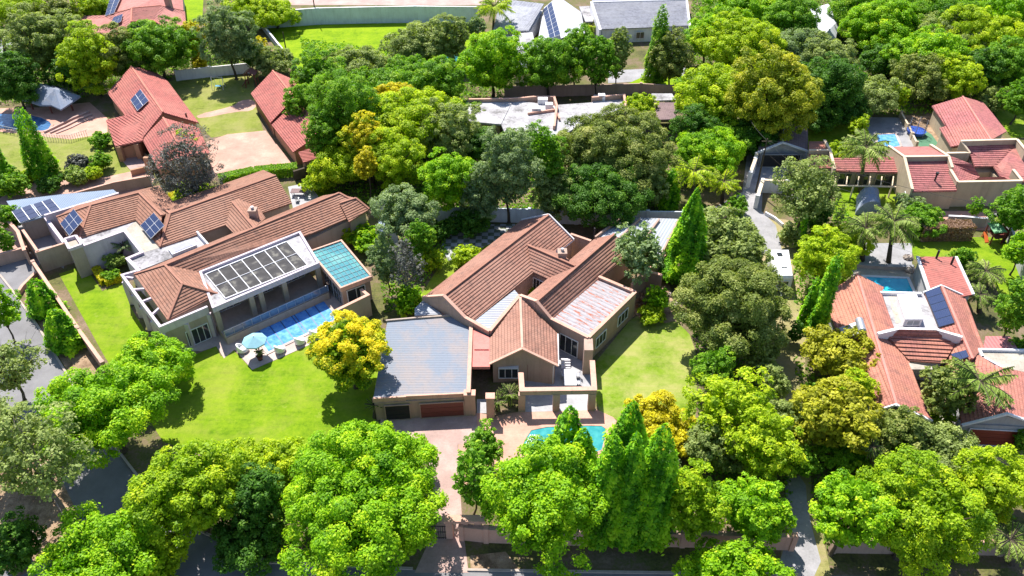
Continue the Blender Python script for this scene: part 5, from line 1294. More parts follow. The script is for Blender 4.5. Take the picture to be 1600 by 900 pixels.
# --- right side
conifer(1276, 395, 1272, 525, 28, 'CY', 'column cypress with bright tip by the track', 'slim column cypresses by the track', power=.3, name='cypress')
conifer(1262, 432, 1256, 510, 20, 'CY', 'shorter column cypress on the left of the bright tipped one', 'slim column cypresses by the track', power=.3, name='cypress')
conifer(1252, 335, 1247, 385, 14, 'CY', 'thin young column cypress above the caravan', power=.3, name='cypress')
tree(1288, 402, 48, 44, 'YG', 'yellow green tree shading the top of the orange roof')
tree(1262, 300, 52, 52, 'OG', 'airy pale olive tree with fine twigs at the lane corner', leaf=.2, dens=.5, thin=True, limbs=10)
tree(1278, 335, 22, 32, 'DG', 'dark green upright shrub inside the airy olive tree', cat='bush')
tree(1310, 552, 56, 42, 'YO', 'yellow bronze tree against the left eave of the orange roof', leaf=.24)
tree(1358, 590, 18, 24, 'RD', 'dusty red shrub at the left eave of the orange roof', cat='bush')
tree(1300, 650, 66, 60, 'YO', 'yellow green tree below the orange roofed gable', leaf=.26)
tree(1340, 610, 30, 34, 'YG', 'small green tree between yellow bronze tree and gable')
tree(1395, 680, 44, 44, 'BR', 'bronze green tree in front of the orange house gable')
tree(1330, 700, 46, 34, 'MG', 'mid green understorey tree right of the dirt path')
tree(1478, 715, 66, 46, 'OG', 'pale olive tree in front of the garage with red doors')
tree(1545, 760, 56, 56, 'YG', 'yellow green shrubby tree beside the pink driveway')
tree(1590, 745, 26, 40, 'YG', 'small crown at the right edge by the pink driveway')
tree(1480, 615, 38, 48, 'BR', 'bronze green tree between the two orange gables', leaf=.26)
tree(1470, 655, 20, 22, 'YG', 'small bright shrub beside the red garage gable', cat='bush')
palm(1530, 598, 1493, 676, 58, 'arching palm spreading over the orange garage roof', fronds=20, droop=.75)
palm(1362, 700, 1366, 752, 20, 'short palm with grey skirt among the foreground crowns', fronds=34)
palm(1535, 785, 1535, 820, 30, 'fan palm beside the broad fresh green tree at bottom right', fronds=34)
palm(1578, 845, 1580, 880, 38, 'fan palm at the bottom right corner', fronds=34)
tree(1598, 690, 14, 20, 'MG', 'bit of green shrub at the right edge by the red garage doors', cat='bush')
palm(1352, 358, 1347, 407, 36, 'terrace palm on the left of the grey terrace above the azure pool', group='terrace palms', fronds=34)
palm(1396, 348, 1388, 410, 44, 'taller terrace palm on the right of the grey terrace', group='terrace palms', fronds=34)
palm(1352, 232, 1344, 300, 42, 'tall palm in front of the pale blue covered pool', fronds=34)
tree(1318, 240, 22, 18, 'YG', 'yellowish shrub on the shaded lawn by the pool court', cat='bush')
tree(1340, 200, 16, 22, 'YG', 'shrub row end beside the grey pool paving', cat='bush')
tree(1440, 345, 34, 26, 'MG', 'green shrub cluster between palms and pink tiled house', cat='bush')
tree(1418, 322, 22, 18, 'GG', 'silver shrub at the corner of the pink tiled block', cat='bush')
tree(1320, 375, 40, 26, 'YG', 'leafy banana like shrubs left of the terrace palms', cat='bush')
tree(1525, 325, 12, 16, 'MG', 'thin young tree against the blank sand wall', dens=.5, leaf=.2)
tree(1590, 330, 36, 40, 'MG', 'round green tree at the right edge below the pink roof')
tree(1598, 388, 26, 34, 'BG', 'bright green tree at the right edge beside the lawn')
tree(1505, 405, 20, 22, 'MG', 'dark green shrub at the end of the red annex', cat='bush')
palm(1540, 425, 1540, 450, 32, 'clump of pale feather palm beside the red annex', fronds=34)
palm(1530, 462, 1530, 488, 26, 'low palm behind the orange roof on its right side', fronds=34)
tree(1590, 480, 30, 60, 'MG', 'green tree mass at the right edge above the corrugated red roof')
tree(1590, 545, 20, 22, 'MG', 'small dark tree beside the flat cream roof', cat='bush')
tree(1212, 600, 24, 30, 'OG', 'small grey twiggy tree at the right of the rough grass shade', clear=.4, dens=.7, thin=True)
tree(1252, 722, 26, 26, 'MG', 'small mid green tree above the dappled dirt path')
tree(1244, 520, 14, 18, 'DG', 'dark shrub at the foot of the column cypresses', cat='bush')
tree(1232, 368, 16, 20, 'OG', 'grey olive shrub added to shade the lane beside the caravan', cat='bush')  # extra shrub, put in for shade on the lane
tree(1150, 322, 20, 18, 'MG', 'leafy shrub added inside the lane wall to shade the lane', cat='bush')  # added planting that darkens the lane with its shadow
tree(1100, 335, 18, 16, 'DG', 'dark shrub under the golden feather palms', cat='bush')
# --- top right forest
FR = 'tall leafy trees filling the top right'
for (x, y, a, b_, pal, lab) in [
 (1110, 240, 52, 40, 'BG', 'bright green tree above the lane and golden palm'),
 (1118, 155, 62, 50, 'YG', 'yellow green tree next to the big bronze crown'),
 (1208, 145, 68, 68, 'BZ', 'big bronze yellow round crown above the lane'),
 (1180, 205, 44, 30, 'DG', 'dark undercrown below the bronze yellow one'),
 (1150, 70, 66, 40, 'YG', 'yellow green tree right of the grey tiled house'),
 (1105, 60, 34, 34, 'BG', 'bright tree touching the gable end of the grey tiled house'),
 (1170, 12, 60, 30, 'BG', 'bright green crown at the top edge over the yellow green one'),
 (1235, 35, 42, 40, 'MG', 'mid green tree left of the pale hipped roof'),
 (1240, 80, 50, 32, 'GG', 'silver green tree in front of the pale hipped roof'),
 (1290, 90, 40, 34, 'OG', 'olive green tree below and right of the pale hipped roof'),
 (1300, 135, 48, 46, 'DG', 'dark green tree beside the shaded lawn'),
 (1272, 178, 34, 26, 'DG', 'dark low tree added to shade the left end of the lawn'),  # extra tree, added to throw shade on the lawn
 (1322, 170, 34, 24, 'DG', 'dark bushy tree added directly above the lawn to shade it'),  # second added tree, there to keep the lawn in shadow
 (1086, 205, 34, 34, 'DG', 'dark green tree between brown carport and bright green tree'),
 (1140, 212, 40, 30, 'MG', 'green undercrown left below the big bronze yellow crown'),
 (1075, 245, 22, 26, 'MG', 'small green tree above the golden feather palm'),
 (1480, 60, 44, 36, 'OG', 'olive crown between the bright dome and the corner crowns'),
 (1395, 95, 40, 30, 'DG', 'dark green crown over dark branches left of the bright dome'),
 (1545, 110, 34, 34, 'DG', 'dark green crown above the small greyish shrub tree'),
 (1355, 150, 42, 30, 'OG', 'greyish shrubby tree behind the covered pool'),
 (1404, 152, 16, 18, 'YG', 'small lime shrub behind the pool court'),
 (1375, 40, 60, 44, 'BG', 'bright tree right of the pale hipped roof'),
 (1335, 20, 40, 34, 'MG', 'mid green crown at the top edge by the pale hipped roof'),
 (1450, 85, 56, 44, 'BG', 'bright dome of leaves above the pinkish brown tree'),
 (1440, 122, 40, 34, 'BR', 'pinkish brown seeding tree behind the trampoline'),
 (1450, 25, 60, 34, 'MG', 'mid green crown at the top edge above the bright dome'),
 (1520, 55, 60, 44, 'YG', 'yellowish crown toward the upper right corner'),
 (1490, 120, 38, 34, 'YG', 'yellow green crown between the bright dome and the pink roof'),
 (1580, 30, 50, 44, 'BG', 'bright crown in the upper right corner'),
 (1525, 10, 44, 28, 'BG', 'light green crown cut by the top edge near the corner'),
 (1585, 105, 40, 40, 'MG', 'green crown at the right edge over a bare patch'),
 (1595, 155, 26, 30, 'MG', 'lower green crown at the right edge above the pink roof'),
 (1550, 155, 26, 20, 'OG', 'small greyish shrub tree above the pink roof'),
 (1400, 0, 46, 26, 'MG', 'crown barely entering at the top edge')]:
    tree(x, y, a*1.05, b_*1.05, pal, lab, group=FR, rough=.3, tint=.3 if pal == 'YT' else 0., clear=.25, low=-.8)
palm(1085, 270, 1080, 330, 38, 'golden feather palm beside the lane', pal='YG', fronds=34)
palm(1130, 285, 1128, 318, 30, 'second golden feather palm leaning over the lane wall', pal='YG', fronds=34)
# --- middle band behind the main house
MB_ = 'tall trees in the middle band behind the main house'
for (x, y, a, b_, pal, lab) in [
 (952, 235, 88, 58, 'BR', 'big brownish olive crown over the dark understorey'),
 (940, 295, 70, 36, 'DG', 'dark lower foliage beneath the brownish olive crown'),
 (1010, 290, 30, 32, 'OG', 'grey leafed thin tree at the right end of the shaded wall'),
 (850, 250, 32, 58, 'MG', 'narrow bright green tree left of the brownish crown'),
 (795, 262, 44, 68, 'GG', 'tall silver green tree with white gaps'),
 (870, 305, 36, 34, 'OG', 'dusty grey shrub tree at the shaded wall'),
 (755, 300, 34, 44, 'GG', 'dark silver green tree by the wall centre'),
 (705, 285, 42, 48, 'BG', 'bright green leafy tree over the garden path'),
 (636, 335, 48, 44, 'GG', 'pale silver green round tree above the white shed'),
 (660, 375, 22, 34, 'MG', 'green shrubby tree below the pale silver round one'),
 (572, 225, 30, 46, 'YT', 'tree with golden flower clusters on its left face'),
 (574, 214, 28, 30, 'YE', 'upper golden flowering crown left of the spreading tree'),
 (572, 258, 20, 24, 'YE', 'lower golden flowering crown above the leafy shrub tree'),
 (740, 180, 26, 14, 'OG', 'greyish crown over the left end of the white flat roofs'),
 (815, 222, 30, 24, 'GG', 'silver crown hiding the front of the white flat roofs'),
 (640, 195, 74, 56, 'YG', 'spreading yellow green tree with grey twiggy heart'),
 (612, 250, 44, 44, 'YG', 'yellow green tree below the golden flowers'),
 (700, 205, 44, 44, 'OG', 'grey twig crown left of the white flat roofs'),
 (615, 155, 34, 22, 'YE', 'golden crown tip above the spreading tree'),
 (540, 175, 56, 60, 'MG', 'mid green tree right of the stepped garage'),
 (505, 215, 30, 44, 'MG', 'green tree leaning on the stepped garage roof'),
 (500, 125, 40, 40, 'MG', 'leafy tree above the stepped garage'),
 (470, 165, 26, 30, 'MG', 'green crown spilling over the upper garage gable'),
 (560, 105, 50, 36, 'OG', 'soft olive tree in front of the lime lawn'),
 (600, 140, 50, 34, 'MG', 'mid green tree in the clump above the golden crown'),
 (650, 70, 44, 34, 'OG', 'light olive tree standing in the lime lawn'),
 (700, 62, 34, 34, 'OG', 'light olive tree by the small teal pool'),
 (680, 130, 44, 40, 'MG', 'round green tree below the small teal pool'),
 (640, 115, 34, 30, 'MG', 'small green crown in the centre of the upper clump'),
 (770, 98, 50, 48, 'BG', 'bright green domed tree left of the grey tiled house'),
 (545, 255, 52, 30, 'YG', 'low leafy shrub tree by the pink drive wall'),
 (745, 170, 24, 16, 'MG', 'small green crown beside the white flat roof'),
 (740, 228, 30, 26, 'DG', 'dark green crown in front of the white flat roof'),
 (1000, 168, 28, 24, 'YG', 'fresh palm like shrub beside the brown carport')]:
    tree(x, y, a*1.06, b_*1.06, pal, lab, group=MB_, rough=.3, tint=.45 if pal == 'YT' else 0., clear=1.5 if pal == 'YE' else .2, low=-.85)
UR = 'upright trees in a row above the shaded wall'
for (x, y, a, b_, pal, lab) in [
 (858, 100, 38, 44, 'MG', 'first green tree of the upright row, at its left end'),
 (900, 85, 26, 42, 'MG', 'second tree of the upright row, bright topped'),
 (935, 95, 24, 44, 'MG', 'third tree of the upright row, before the dark door'),
 (965, 85, 20, 50, 'OG', 'slender grey green tree in the middle of the row'),
 (1050, 92, 28, 38, 'BR', 'bronze tree at the right end of the upright row')]:
    tree(x, y, a*1.15, b_*1.05, pal, lab, group=UR, clear=.18, low=-.9)
conifer(1022, 6, 1022, 132, 34, 'MG', 'slim dark pointed tree in the upright row against the grey roof', UR, power=.4, name='cypress')
palm(925, 42, 925, 60, 16, 'small golden palm before the grey tiled house', pal='YG')
palm(772, 12, 770, 60, 34, 'dry topped palm beside the tall blue grey wall', pal='YG')
tree(745, 50, 18, 30, 'GG', 'silver shrub at the right end of the tall wall')
# --- left upper area
LU = 'leafy garden trees around the red roofed houses'
for (x, y, a, b_, pal, lab) in [
 (55, 70, 44, 52, 'OG', 'greyish green tree at the left, above the gazebo'),
 (100, 62, 42, 46, 'OG', 'greyish tree touching the coral roof corner'),
 (20, 125, 40, 40, 'DG', 'dark tree left of the thatched gazebo'),
 (110, 115, 30, 30, 'DG', 'dark green tree directly above the gazebo'),
 (140, 95, 44, 46, 'YG', 'yellow green tree between the gazebo and the red roof'),
 (190, 85, 40, 40, 'BR', 'bronze green tree right behind the red gable'),
 (245, 75, 54, 46, 'MG', 'mid green tree in front of the coral roof'),
 (305, 62, 20, 30, 'YE', 'small golden shrub tree by the coral roof'),
 (312, 98, 14, 14, 'YE', 'little golden shrub near the pale wall'),
 (355, 58, 42, 52, 'GG', 'tall silver green tree right of the golden shrubs'),
 (388, 15, 40, 26, 'YG', 'yellow green crown at the top edge by the tall wall'),
 (430, 22, 34, 20, 'YG', 'pale tree over the left end of the tall wall'),
 (425, 96, 32, 22, 'OG', 'round grey shrub above the stepped garage ridge'),
 (405, 75, 14, 18, 'YE', 'yellow shrub by the thin concrete wall'),
 (390, 85, 18, 24, 'DG', 'dark shrub by the thin concrete wall'),
 (30, 15, 40, 30, 'YG', 'yellow green crown in the top left corner'),
 (145, 10, 30, 26, 'YG', 'light green tree left of the coral roof'),
 (90, 20, 30, 26, 'BR', 'bronze palm topped tree by the top left')]:
    tree(x, y, a, b_, pal, lab, group=LU, rough=.3, clear=.2, low=-.8)
tree(292, 262, 52, 56, 'PU', 'leafless mauve tree in front of the red gable house', leaf=.16, dens=.26, thin=True, limbs=40, bark='barkp', clear=.3, name='leafless_tree')
tree(285, 228, 22, 20, 'YG', 'yellow green tuft rising out of the mauve tree')
conifer(46, 168, 72, 276, 40, 'CY', 'tall leaning bright conifer on the left lawn', power=.35, name='cypress')
conifer(-6, 200, 8, 292, 44, 'CY', 'dark conifer cut by the left edge', power=.4, name='cypress')
palm(5, 52, 8, 84, 26, 'grey skirted palm at the far left edge', fronds=34)
for (x, y, a, b_, pal, lab) in [
 (158, 252, 16, 15, 'MG', 'clipped round ball shrub on the left lawn'),
 (122, 255, 20, 12, 'PU', 'mauve leafed shrub beside the clipped ball'),
 (118, 275, 20, 13, 'PM', 'spiky golden shrub by the brick path'),
 (145, 272, 15, 12, 'YG', 'olive rounded shrub on the edge of the brick path'),
 (80, 285, 20, 12, 'DG', 'dark base shrub under the leaning conifer'),
 (42, 275, 14, 10, 'YG', 'yellow shrub left of the leaning conifer'),
 (12, 285, 26, 24, 'MG', 'leafy green shrub at the left edge of the brick path'),
 (30, 282, 10, 8, 'YE', 'small golden clump by the path edge'),
 (158, 218, 16, 13, 'MG', 'round green shrub beside the terracotta steps'),
 (15, 340, 18, 22, 'MG', 'green bush left of the pale blue carport'),
 (5, 375, 14, 26, 'MG', 'loose bush at the left edge over the walled court'),
 (310, 312, 34, 12, 'YG', 'yellowish low planting above the brown ridge'),
 (181, 407, 16, 14, 'PM', 'spiky bright plant in the white walled court'),
 (172, 432, 14, 9, 'MG', 'green ground plants in front of the spiky one'),
 (545, 355, 32, 22, 'YG', 'leafy shrub over the long roof end'),
 (570, 375, 26, 20, 'BG', 'bright spiky shrub behind the teal glass roof'),
 (640, 470, 26, 24, 'BG', 'bright shrubs at the feet of the grey trunks'),
 (672, 405, 22, 20, 'YG', 'yellow flowering shrub by the chequered paving'),
 (730, 402, 24, 8, 'YG', 'row of lime plants along the back lawn edge'),
 (735, 345, 34, 14, 'DG', 'dark shade plants under the precast wall'),
 (690, 360, 24, 16, 'DG', 'dark fern bed left of the chequered paving'),
 (828, 455, 7, 6, 'BG', 'lime plant in the sunken inner courtyard'),
 (500, 285, 26, 14, 'YG', 'low garden shrubs by the yard with the table')]:
    tree(x, y, a, b_, pal, lab, cat='bush', leaf=.22)
palm(192, 385, 188, 408, 18, 'silver cycad standing in the white walled court', pal='GG', fronds=18, name='cycad', cat='cycad', cyc=True, droop=.5)
tree(603, 405, 27, 56, 'GG', 'tall dark upright tree beside the teal glass roof', name='upright_tree', clear=.05)
tree(635, 415, 26, 56, 'PU', 'grey purple twiggy tree beside the tall upright one', leaf=.2, dens=.2, thin=True, limbs=24, bark='barkp', clear=.4, name='twiggy_tree')
# clipped hedges
def hedge(label, pts, h, w, pal, group=None):
    SEED[0] += 1; rng = np.random.default_rng(SEED[0]); q = [P(x, y, 0) for x, y in pts]; t = thing('hedge', label, 'hedge', q[0], group); VV = []; LV = []
    for i in range(len(q)-1):
        d = q[i+1]-q[i]; ln = d.length; d.normalize(); n = Vector((-d.y, d.x, 0)); k = int(ln*(w+2*h)*150)
        s = rng.random(k)*ln; f = rng.uniform(-1, 1, k)*(w/2+h)
        off = np.clip(f, -w/2, w/2); z = h-np.maximum(0, np.abs(f)-w/2)
        bump = rng.normal(0, .06, k)
        p = np.array(q[i])[None]+s[:, None]*np.array(d)+(off+bump)[:, None]*np.array(n)+np.array([0, 0, 1])*(z+np.abs(bump)*.6)[:, None]
        side = np.where(np.abs(f) > w/2, np.sign(f), 0)
        nm = side[:, None]*np.array(n)+np.array([0, 0, 1.])*(side == 0)[:, None]+rng.normal(size=(k, 3))*.5
        VV.append(leaf_quads(rng, p, nm, (.24), .16)); LV.append(.5+rng.normal(0, .2, k))
    me = quads_mesh('foliage', np.vstack(VV), np.concatenate(LV), L[pal], q[0]); o = bpy.data.objects.new('foliage', me); scene.collection.objects.link(o); o.parent = t
    b = MB()
    for i in range(len(q)-1):
        n = max(1, int((q[i+1]-q[i]).length/1.5))
        for k in range(n+1): p = q[i].lerp(q[i+1], k/n); b.bar(p, p+Vector((0, 0, h*.7)), .06)
    b.build('stem', M['bark'], t)
hedge('clipped golden L shaped hedge round the court planting', [(143, 411), (166, 446), (192, 437)], .8, .8, 'YE')
hedge('long green hedge below the pink brick drive', [(345, 290), (400, 278), (466, 272)], 1.5, 1.6, 'MG')
hedge('short golden clipped hedge above the brown ridge', [(270, 308), (278, 318), (290, 324)], .8, .8, 'YE')
hedge('long reddish brown hedge above the right lawn', [(1432, 372), (1512, 371)], 2.2, 1.8, 'RD')
scatter('undergrowth', 'tangled dark undergrowth and ground plants beneath the tree belts', [
 [(470, 60), (745, 100), (800, 160), (780, 240), (740, 300), (600, 330), (520, 300), (480, 200)],
 [(600, 330), (1060, 330), (1050, 250), (1000, 215), (760, 230)],
 [(1050, 130), (1260, 200), (1240, 180), (1440, 180), (1600, 150), (1600, -10), (1080, -10), (1080, 100)],
 [(0, 40), (120, 60), (280, 60), (400, 70), (390, 110), (280, 120), (160, 150), (0, 165)],
 [(1060, 420), (1180, 380), (1200, 540), (1180, 640), (1240, 740), (1230, 860), (1060, 850), (1090, 680), (1090, 560)],
 [(1240, 560), (1380, 650), (1500, 680), (1560, 760), (1600, 860), (1290, 860), (1260, 740)],
 [(1240, 260), (1330, 340), (1330, 440), (1280, 520), (1240, 480)],
 [(350, 720), (650, 690), (650, 870), (360, 870)],
 [(760, 720), (1060, 700), (1080, 850), (740, 845)],
 [(590, 380), (690, 350), (700, 400), (640, 480), (600, 490)]],
 'MG', 13, .8, .30)
# ================================================================== smaller things
# parasol
p = P(396, 562, 0); t = thing('parasol', 'pale aqua octagonal parasol shading the corner of the pool deck', 'parasol', p)
top = P(396, 526, 2.7); c = Vector((top.x, top.y, 0))
t.location = c
b = MB(); n = 8; r = 1.35
ring = [c+Vector((r*math.cos(2*math.pi*(k+.5)/n), r*math.sin(2*math.pi*(k+.5)/n), 2.15)) for k in range(n)]; ap = c+Vector((0, 0, 2.75))
for k in range(n):
    a, e = ring[k], ring[(k+1) % n]; b.poly([a, e, ap]); m1 = Vector((0, 0, -.14)); b.poly([a+m1, e+m1, e, a]); b.poly([e-Vector((0, 0, .02)), a-Vector((0, 0, .02)), ap-Vector((0, 0, .02))])
b.build('canopy', M['umb'], t)
b = MB(); b.tube([c, c+Vector((0, 0, 2.85))], .035, 8); b.build('pole', M['metalg'], t)
b = MB(); b.lathe(c, [(.35, 0), (.35, .08), (.1, .14)], 14); b.build('base', M['concrete'], t)
b = MB()
for k in range(n): b.bar(ap-Vector((0, 0, .08)), ring[k]-Vector((0, 0, .03)), .025)
b.build('rib', M['metalg'], t)
# white pool armchairs
def egg_chair(x, y, rz, label):
    q = P(x, y, 0); t = thing('pool_chair', label, 'armchair', q, 'white armchairs along the lap pool')
    def rot(b):
        cz, sz = math.cos(rz), math.sin(rz); b.v = [Vector((q.x+v.x*cz-v.y*sz, q.y+v.x*sz+v.y*cz, v.z)) for v in b.v]; return b
    b = MB(); b.lathe((0, 0, 0), [(.30, .0), (.48, .12), (.56, .3), (.50, .42)], 18, 1, 1.1); rot(b).build('shell', M['wool'], t)
    b = MB(); b.lathe((0, 0, 0), [(.46, .42), (.46, .5), (.38, .56), (.02, .58)], 18, 1, 1.05); rot(b).build('seat_cushion', M['wool'], t)
    b = MB(); n = 14
    for k in range(n):
        a0, a1 = math.pi*(k/n), math.pi*((k+1)/n)
        def pt(a, r, z): return Vector((r*math.cos(a), r*1.1*math.sin(a)+.02, z))
        h0, h1 = .6+.55*math.sin(a0), .6+.55*math.sin(a1)
        b.poly([pt(a0, .46, .4), pt(a1, .46, .4), pt(a1, .44, h1), pt(a0, .44, h0)][::-1]); b.poly([pt(a0, .6, .25), pt(a1, .6, .25), pt(a1, .58, h1), pt(a0, .58, h0)]); b.poly([pt(a0, .44, h0), pt(a1, .44, h1), pt(a1, .58, h1), pt(a0, .58, h0)][::-1])
    rot(b).build('backrest', M['wool'], t)
egg_chair(439, 549, 2.6, 'white rounded armchair nearest the parasol'); egg_chair(470, 536, 2.6, 'white rounded armchair in the middle of the deck row'); egg_chair(493, 524, 2.6, 'white rounded armchair beside the golden topped tree'); egg_chair(381, 549, 1.9, 'white rounded armchair half under the parasol')
# potted plant
palm(405, 551, 407, 562, 9, 'potted palm in a dark red pot on the pool deck', name='potted_plant', cat='potted plant', fronds=12, cyc=True)
pp = bpy.data.objects[-1] if False else None
q = P(407, 562, 0)
b = MB(); b.lathe(q, [(.22, 0), (.34, .5), (.38, .6), (.3, .6), (.28, .45)], 16); tag(b.build('plant_pot', M['wood']), 'round dark red pot beside the parasol on the pool deck', 'plant pot')
# patio furniture
q = P(890, 597, 0); t = thing('patio_table', 'pale patio table with centre hole on the sunny flagstones', 'table', q)
b = MB(); b.prism([q+Vector(v) for v in ((-.65, -1.2, 0), (.65, -1.2, 0), (.65, 1.2, 0), (-.65, 1.2, 0))], .68, .75); b.build('tabletop', M['frame'], t)
for sx in (-.5, .5):
    for sy in (-1, 1): b = MB(); b.bar(q+Vector((sx, sy, 0)), q+Vector((sx, sy, .68)), .07); b.build('leg', M['metalg'], t)
b = MB(); b.lathe(q+Vector((0, 0, .75)), [(.09, .001), (.09, .02), (.02, .02)], 10); b.build('parasol_hole', M['black'], t)
def chair(x, y, rz, label, mt='metalg'):
    q = P(x, y, 0); t = thing('garden_chair', label, 'chair', q, 'garden chairs')
    def tr(v): cz, sz = math.cos(rz), math.sin(rz); return Vector((q.x+v[0]*cz-v[1]*sz, q.y+v[0]*sz+v[1]*cz, v[2]))
    b = MB(); b.slab([tr(v) for v in ((-.25, -.25, .46), (.25, -.25, .46), (.25, .25, .44), (-.25, .25, .44))], .05); b.build('seat', M[mt], t)
    b = MB(); b.slab([tr(v) for v in ((-.25, .25, .45), (.25, .25, .45), (.25, .36, .95), (-.25, .36, .95))], .05); b.build('backrest', M[mt], t)
    for sx in (-.22, .22):
        for sy in (-.22, .22): b = MB(); b.bar(tr((sx, sy, 0)), tr((sx, sy, .44)), .04); b.build('leg', M[mt], t)
chair(901, 590, -1.6, 'grey chair on the right of the pale patio table'); chair(902, 602, -1.5, 'grey chair nearest the patio beam'); chair(881, 590, 1.6, 'grey chair on the left of the pale patio table')
# yard table behind the left house
q = P(468, 305, 0); t = thing('outdoor_table', 'dark outdoor table in the small stone yard behind the brown ridge', 'table', q)
b = MB(); b.prism([q+Vector(v) for v in ((-1.1, -.6, 0), (1.1, -.6, 0), (1.1, .6, 0), (-1.1, .6, 0))], .7, .76); b.build('tabletop', M['slate'], t)
for sx in (-.9, .9):
    for sy in (-.45, .45): b = MB(); b.bar(q+Vector((sx, sy, 0)), q+Vector((sx, sy, .7)), .08); b.build('leg', M['metalg'], t)
chair(478, 300, -1.6, 'grey chair beside the dark outdoor table'); chair(465, 314, 3.1, 'grey chair in front of the dark outdoor table')
# small white shed
q = P(607, 366, 0); t = thing('garden_shed', 'small pale blue roofed shed beneath the silver green round tree', 'shed', q)
b = MB(); b.slab([P(592, 345, 2.3), P(622, 348, 2.5), P(624, 364, 2.5), P(590, 361, 2.3)], .1); b.build('roof', M['corrL'], t)
b = MB(); b.prism([P(594, 347, 2.2), P(619, 349, 2.2), P(621, 362, 2.2), P(592, 360, 2.2)], 0, 2.18); b.build('wall', M['white'], t)
onwall(t, P(592, 360, 2.2), P(621, 362, 2.2), .3, .6, .05, 1.9, 'door', 'wood')
# caravan
q = P(1222, 432, 0); t = thing('caravan', 'white caravan with dark roof hatch parked on the track under the trees', 'caravan', q)
C4 = [P(1203, 389, 2.5), P(1233, 389, 2.5), P(1240, 432, 2.5), P(1209, 432, 2.5)]
c_ = sum(C4, Vector())/4; b = MB()
lo = [Vector((p.x, p.y, 0)) for p in C4]
b.prism(lo, .45, 2.2); b.build('body', M['frame'], t)
b = MB(); hi = [c_+(p-c_)*.93 for p in C4]
for i in range(4): j = (i+1) % 4; b.poly([Vector((C4[i].x, C4[i].y, 2.203)), Vector((C4[j].x, C4[j].y, 2.203)), hi[j], hi[i]][::-1] if False else [Vector((C4[j].x, C4[j].y, 2.203)), Vector((C4[i].x, C4[i].y, 2.203)), hi[i], hi[j]])
b.poly([Vector((p.x, p.y, 2.5)) for p in hi[::-1]]); b.build('roof', M['frame'], t)
b = MB(); h = P(1218, 398, 2.5); b.prism([h+Vector(v) for v in ((-.3, -.3, 0), (.3, -.3, 0), (.3, .3, 0), (-.3, .3, 0))], 2.503, 2.62); b.build('roof_hatch', M['glass'], t)
h = P(1224, 415, 2.5); b = MB(); b.prism([h+Vector(v) for v in ((-.35, -.4, 0), (.35, -.4, 0), (.35, .4, 0), (-.35, .4, 0))], 2.503, 2.66); b.build('vent', M['white'], t)
for k, (i, j) in enumerate(((0, 3), (1, 2))):
    a = lo[i].lerp(lo[j], .55); d = Vector((lo[i].x-lo[j].x, lo[i].y-lo[j].y, 0)).normalized(); nn = Vector((-d.y, d.x, 0))*.1
    b = MB(); b.tube([a+Vector((0, 0, .33))-nn, a+Vector((0, 0, .33))+nn], .33, 14); b.build('wheel', M['black'], t)
b = MB(); fr = (lo[2]+lo[3])/2; b.bar(fr+Vector((0, 0, .5)), fr+(fr-(lo[0]+lo[1])/2).normalized()*1.2+Vector((0, 0, .5)), .1); b.build('drawbar', M['metalg'], t)
onwall(t, lo[3], lo[2], .15, .85, 1.2, 1.9, 'window', mull=1)
# arched shelter
t = thing('arched_shelter', 'blue grey arched canvas shelter on the small lawn behind the palms', 'shelter', P(1355, 330, 0))
q0, q1, q2, q3 = P(1336, 336, 0), P(1376, 332, 0), P(1372, 308, 0), P(1338, 310, 0)
b = MB(); n = 12
for k in range(n):
    a0, a1 = math.pi*k/n, math.pi*(k+1)/n
    def pt(A_, B_, a, s=1.): m_ = (A_+B_)/2; return m_+(A_-m_)*math.cos(a)*s+Vector((0, 0, 2.0*math.sin(a)*s))
    b.poly([pt(q0, q1, a0), pt(q0, q1, a1), pt(q3, q2, a1), pt(q3, q2, a0)]); b.poly([pt(q0, q1, a0, .97), pt(q3, q2, a0, .97), pt(q3, q2, a1, .97), pt(q0, q1, a1, .97)]); b.poly([pt(q0, q1, a0, .97), pt(q0, q1, a1, .97), pt(q0, q1, a1), pt(q0, q1, a0)])
b.poly([pt(q3, q2, math.pi*k/n, .96) for k in range(n+1)]); b.poly([pt(q0, q1, math.pi*k/n, .98) for k in range(n+1)]); b.build('canopy', M['thatch'], t, True)
for f in (0.02, .5, .98):
    b = MB(); A_, B_ = q0.lerp(q3, f), q1.lerp(q2, f); b.tube([pt(A_, B_, math.pi*k/10, 1.01) for k in range(11)], .04, 5); b.build('hoop', M['metalg'], t)
# green play house
t = thing('playhouse', 'little play house with green sheet roof by the right garden wall', 'playhouse', P(1558, 385, 0))
b = MB(); b.slab([P(1543, 348, 2.2), P(1560, 346, 2.7), P(1573, 362, 2.7), P(1554, 364, 2.2)], .08); b.slab([P(1560, 346, 2.7), P(1566, 350, 2.4), P(1574, 363, 2.4), P(1573, 362, 2.7)], .08); b.build('roof', M['greenroof'], t)
for x, y in ((1545, 350), (1563, 349), (1573, 361), (1555, 362)): b = MB(); p = P(x, y, 2.1); b.bar(Vector((p.x, p.y, 0)), Vector((p.x, p.y, 2.15)), .15); b.build('post', M['wood'], t)
b = MB(); b.prism([P(x, y, 1.0) for x, y in ((1546, 362), (1564, 361), (1573, 371), (1556, 373))], .9, 1.0); b.build('floor', M['wood'], t)
b = MB()
for (x, y), (x2, y2) in (((1546, 362), (1564, 361)), ((1564, 361), (1573, 371))): b.wall(P(x, y, 1.0), P(x2, y2, 1.0), 1.002, 2.0, .06)
b.build('wall', M['wood'], t)
t = thing('toy_slide', 'orange plastic toy slide beside the green roofed play house', 'slide', P(1535, 372, 0)); q = P(1536, 371, 0)
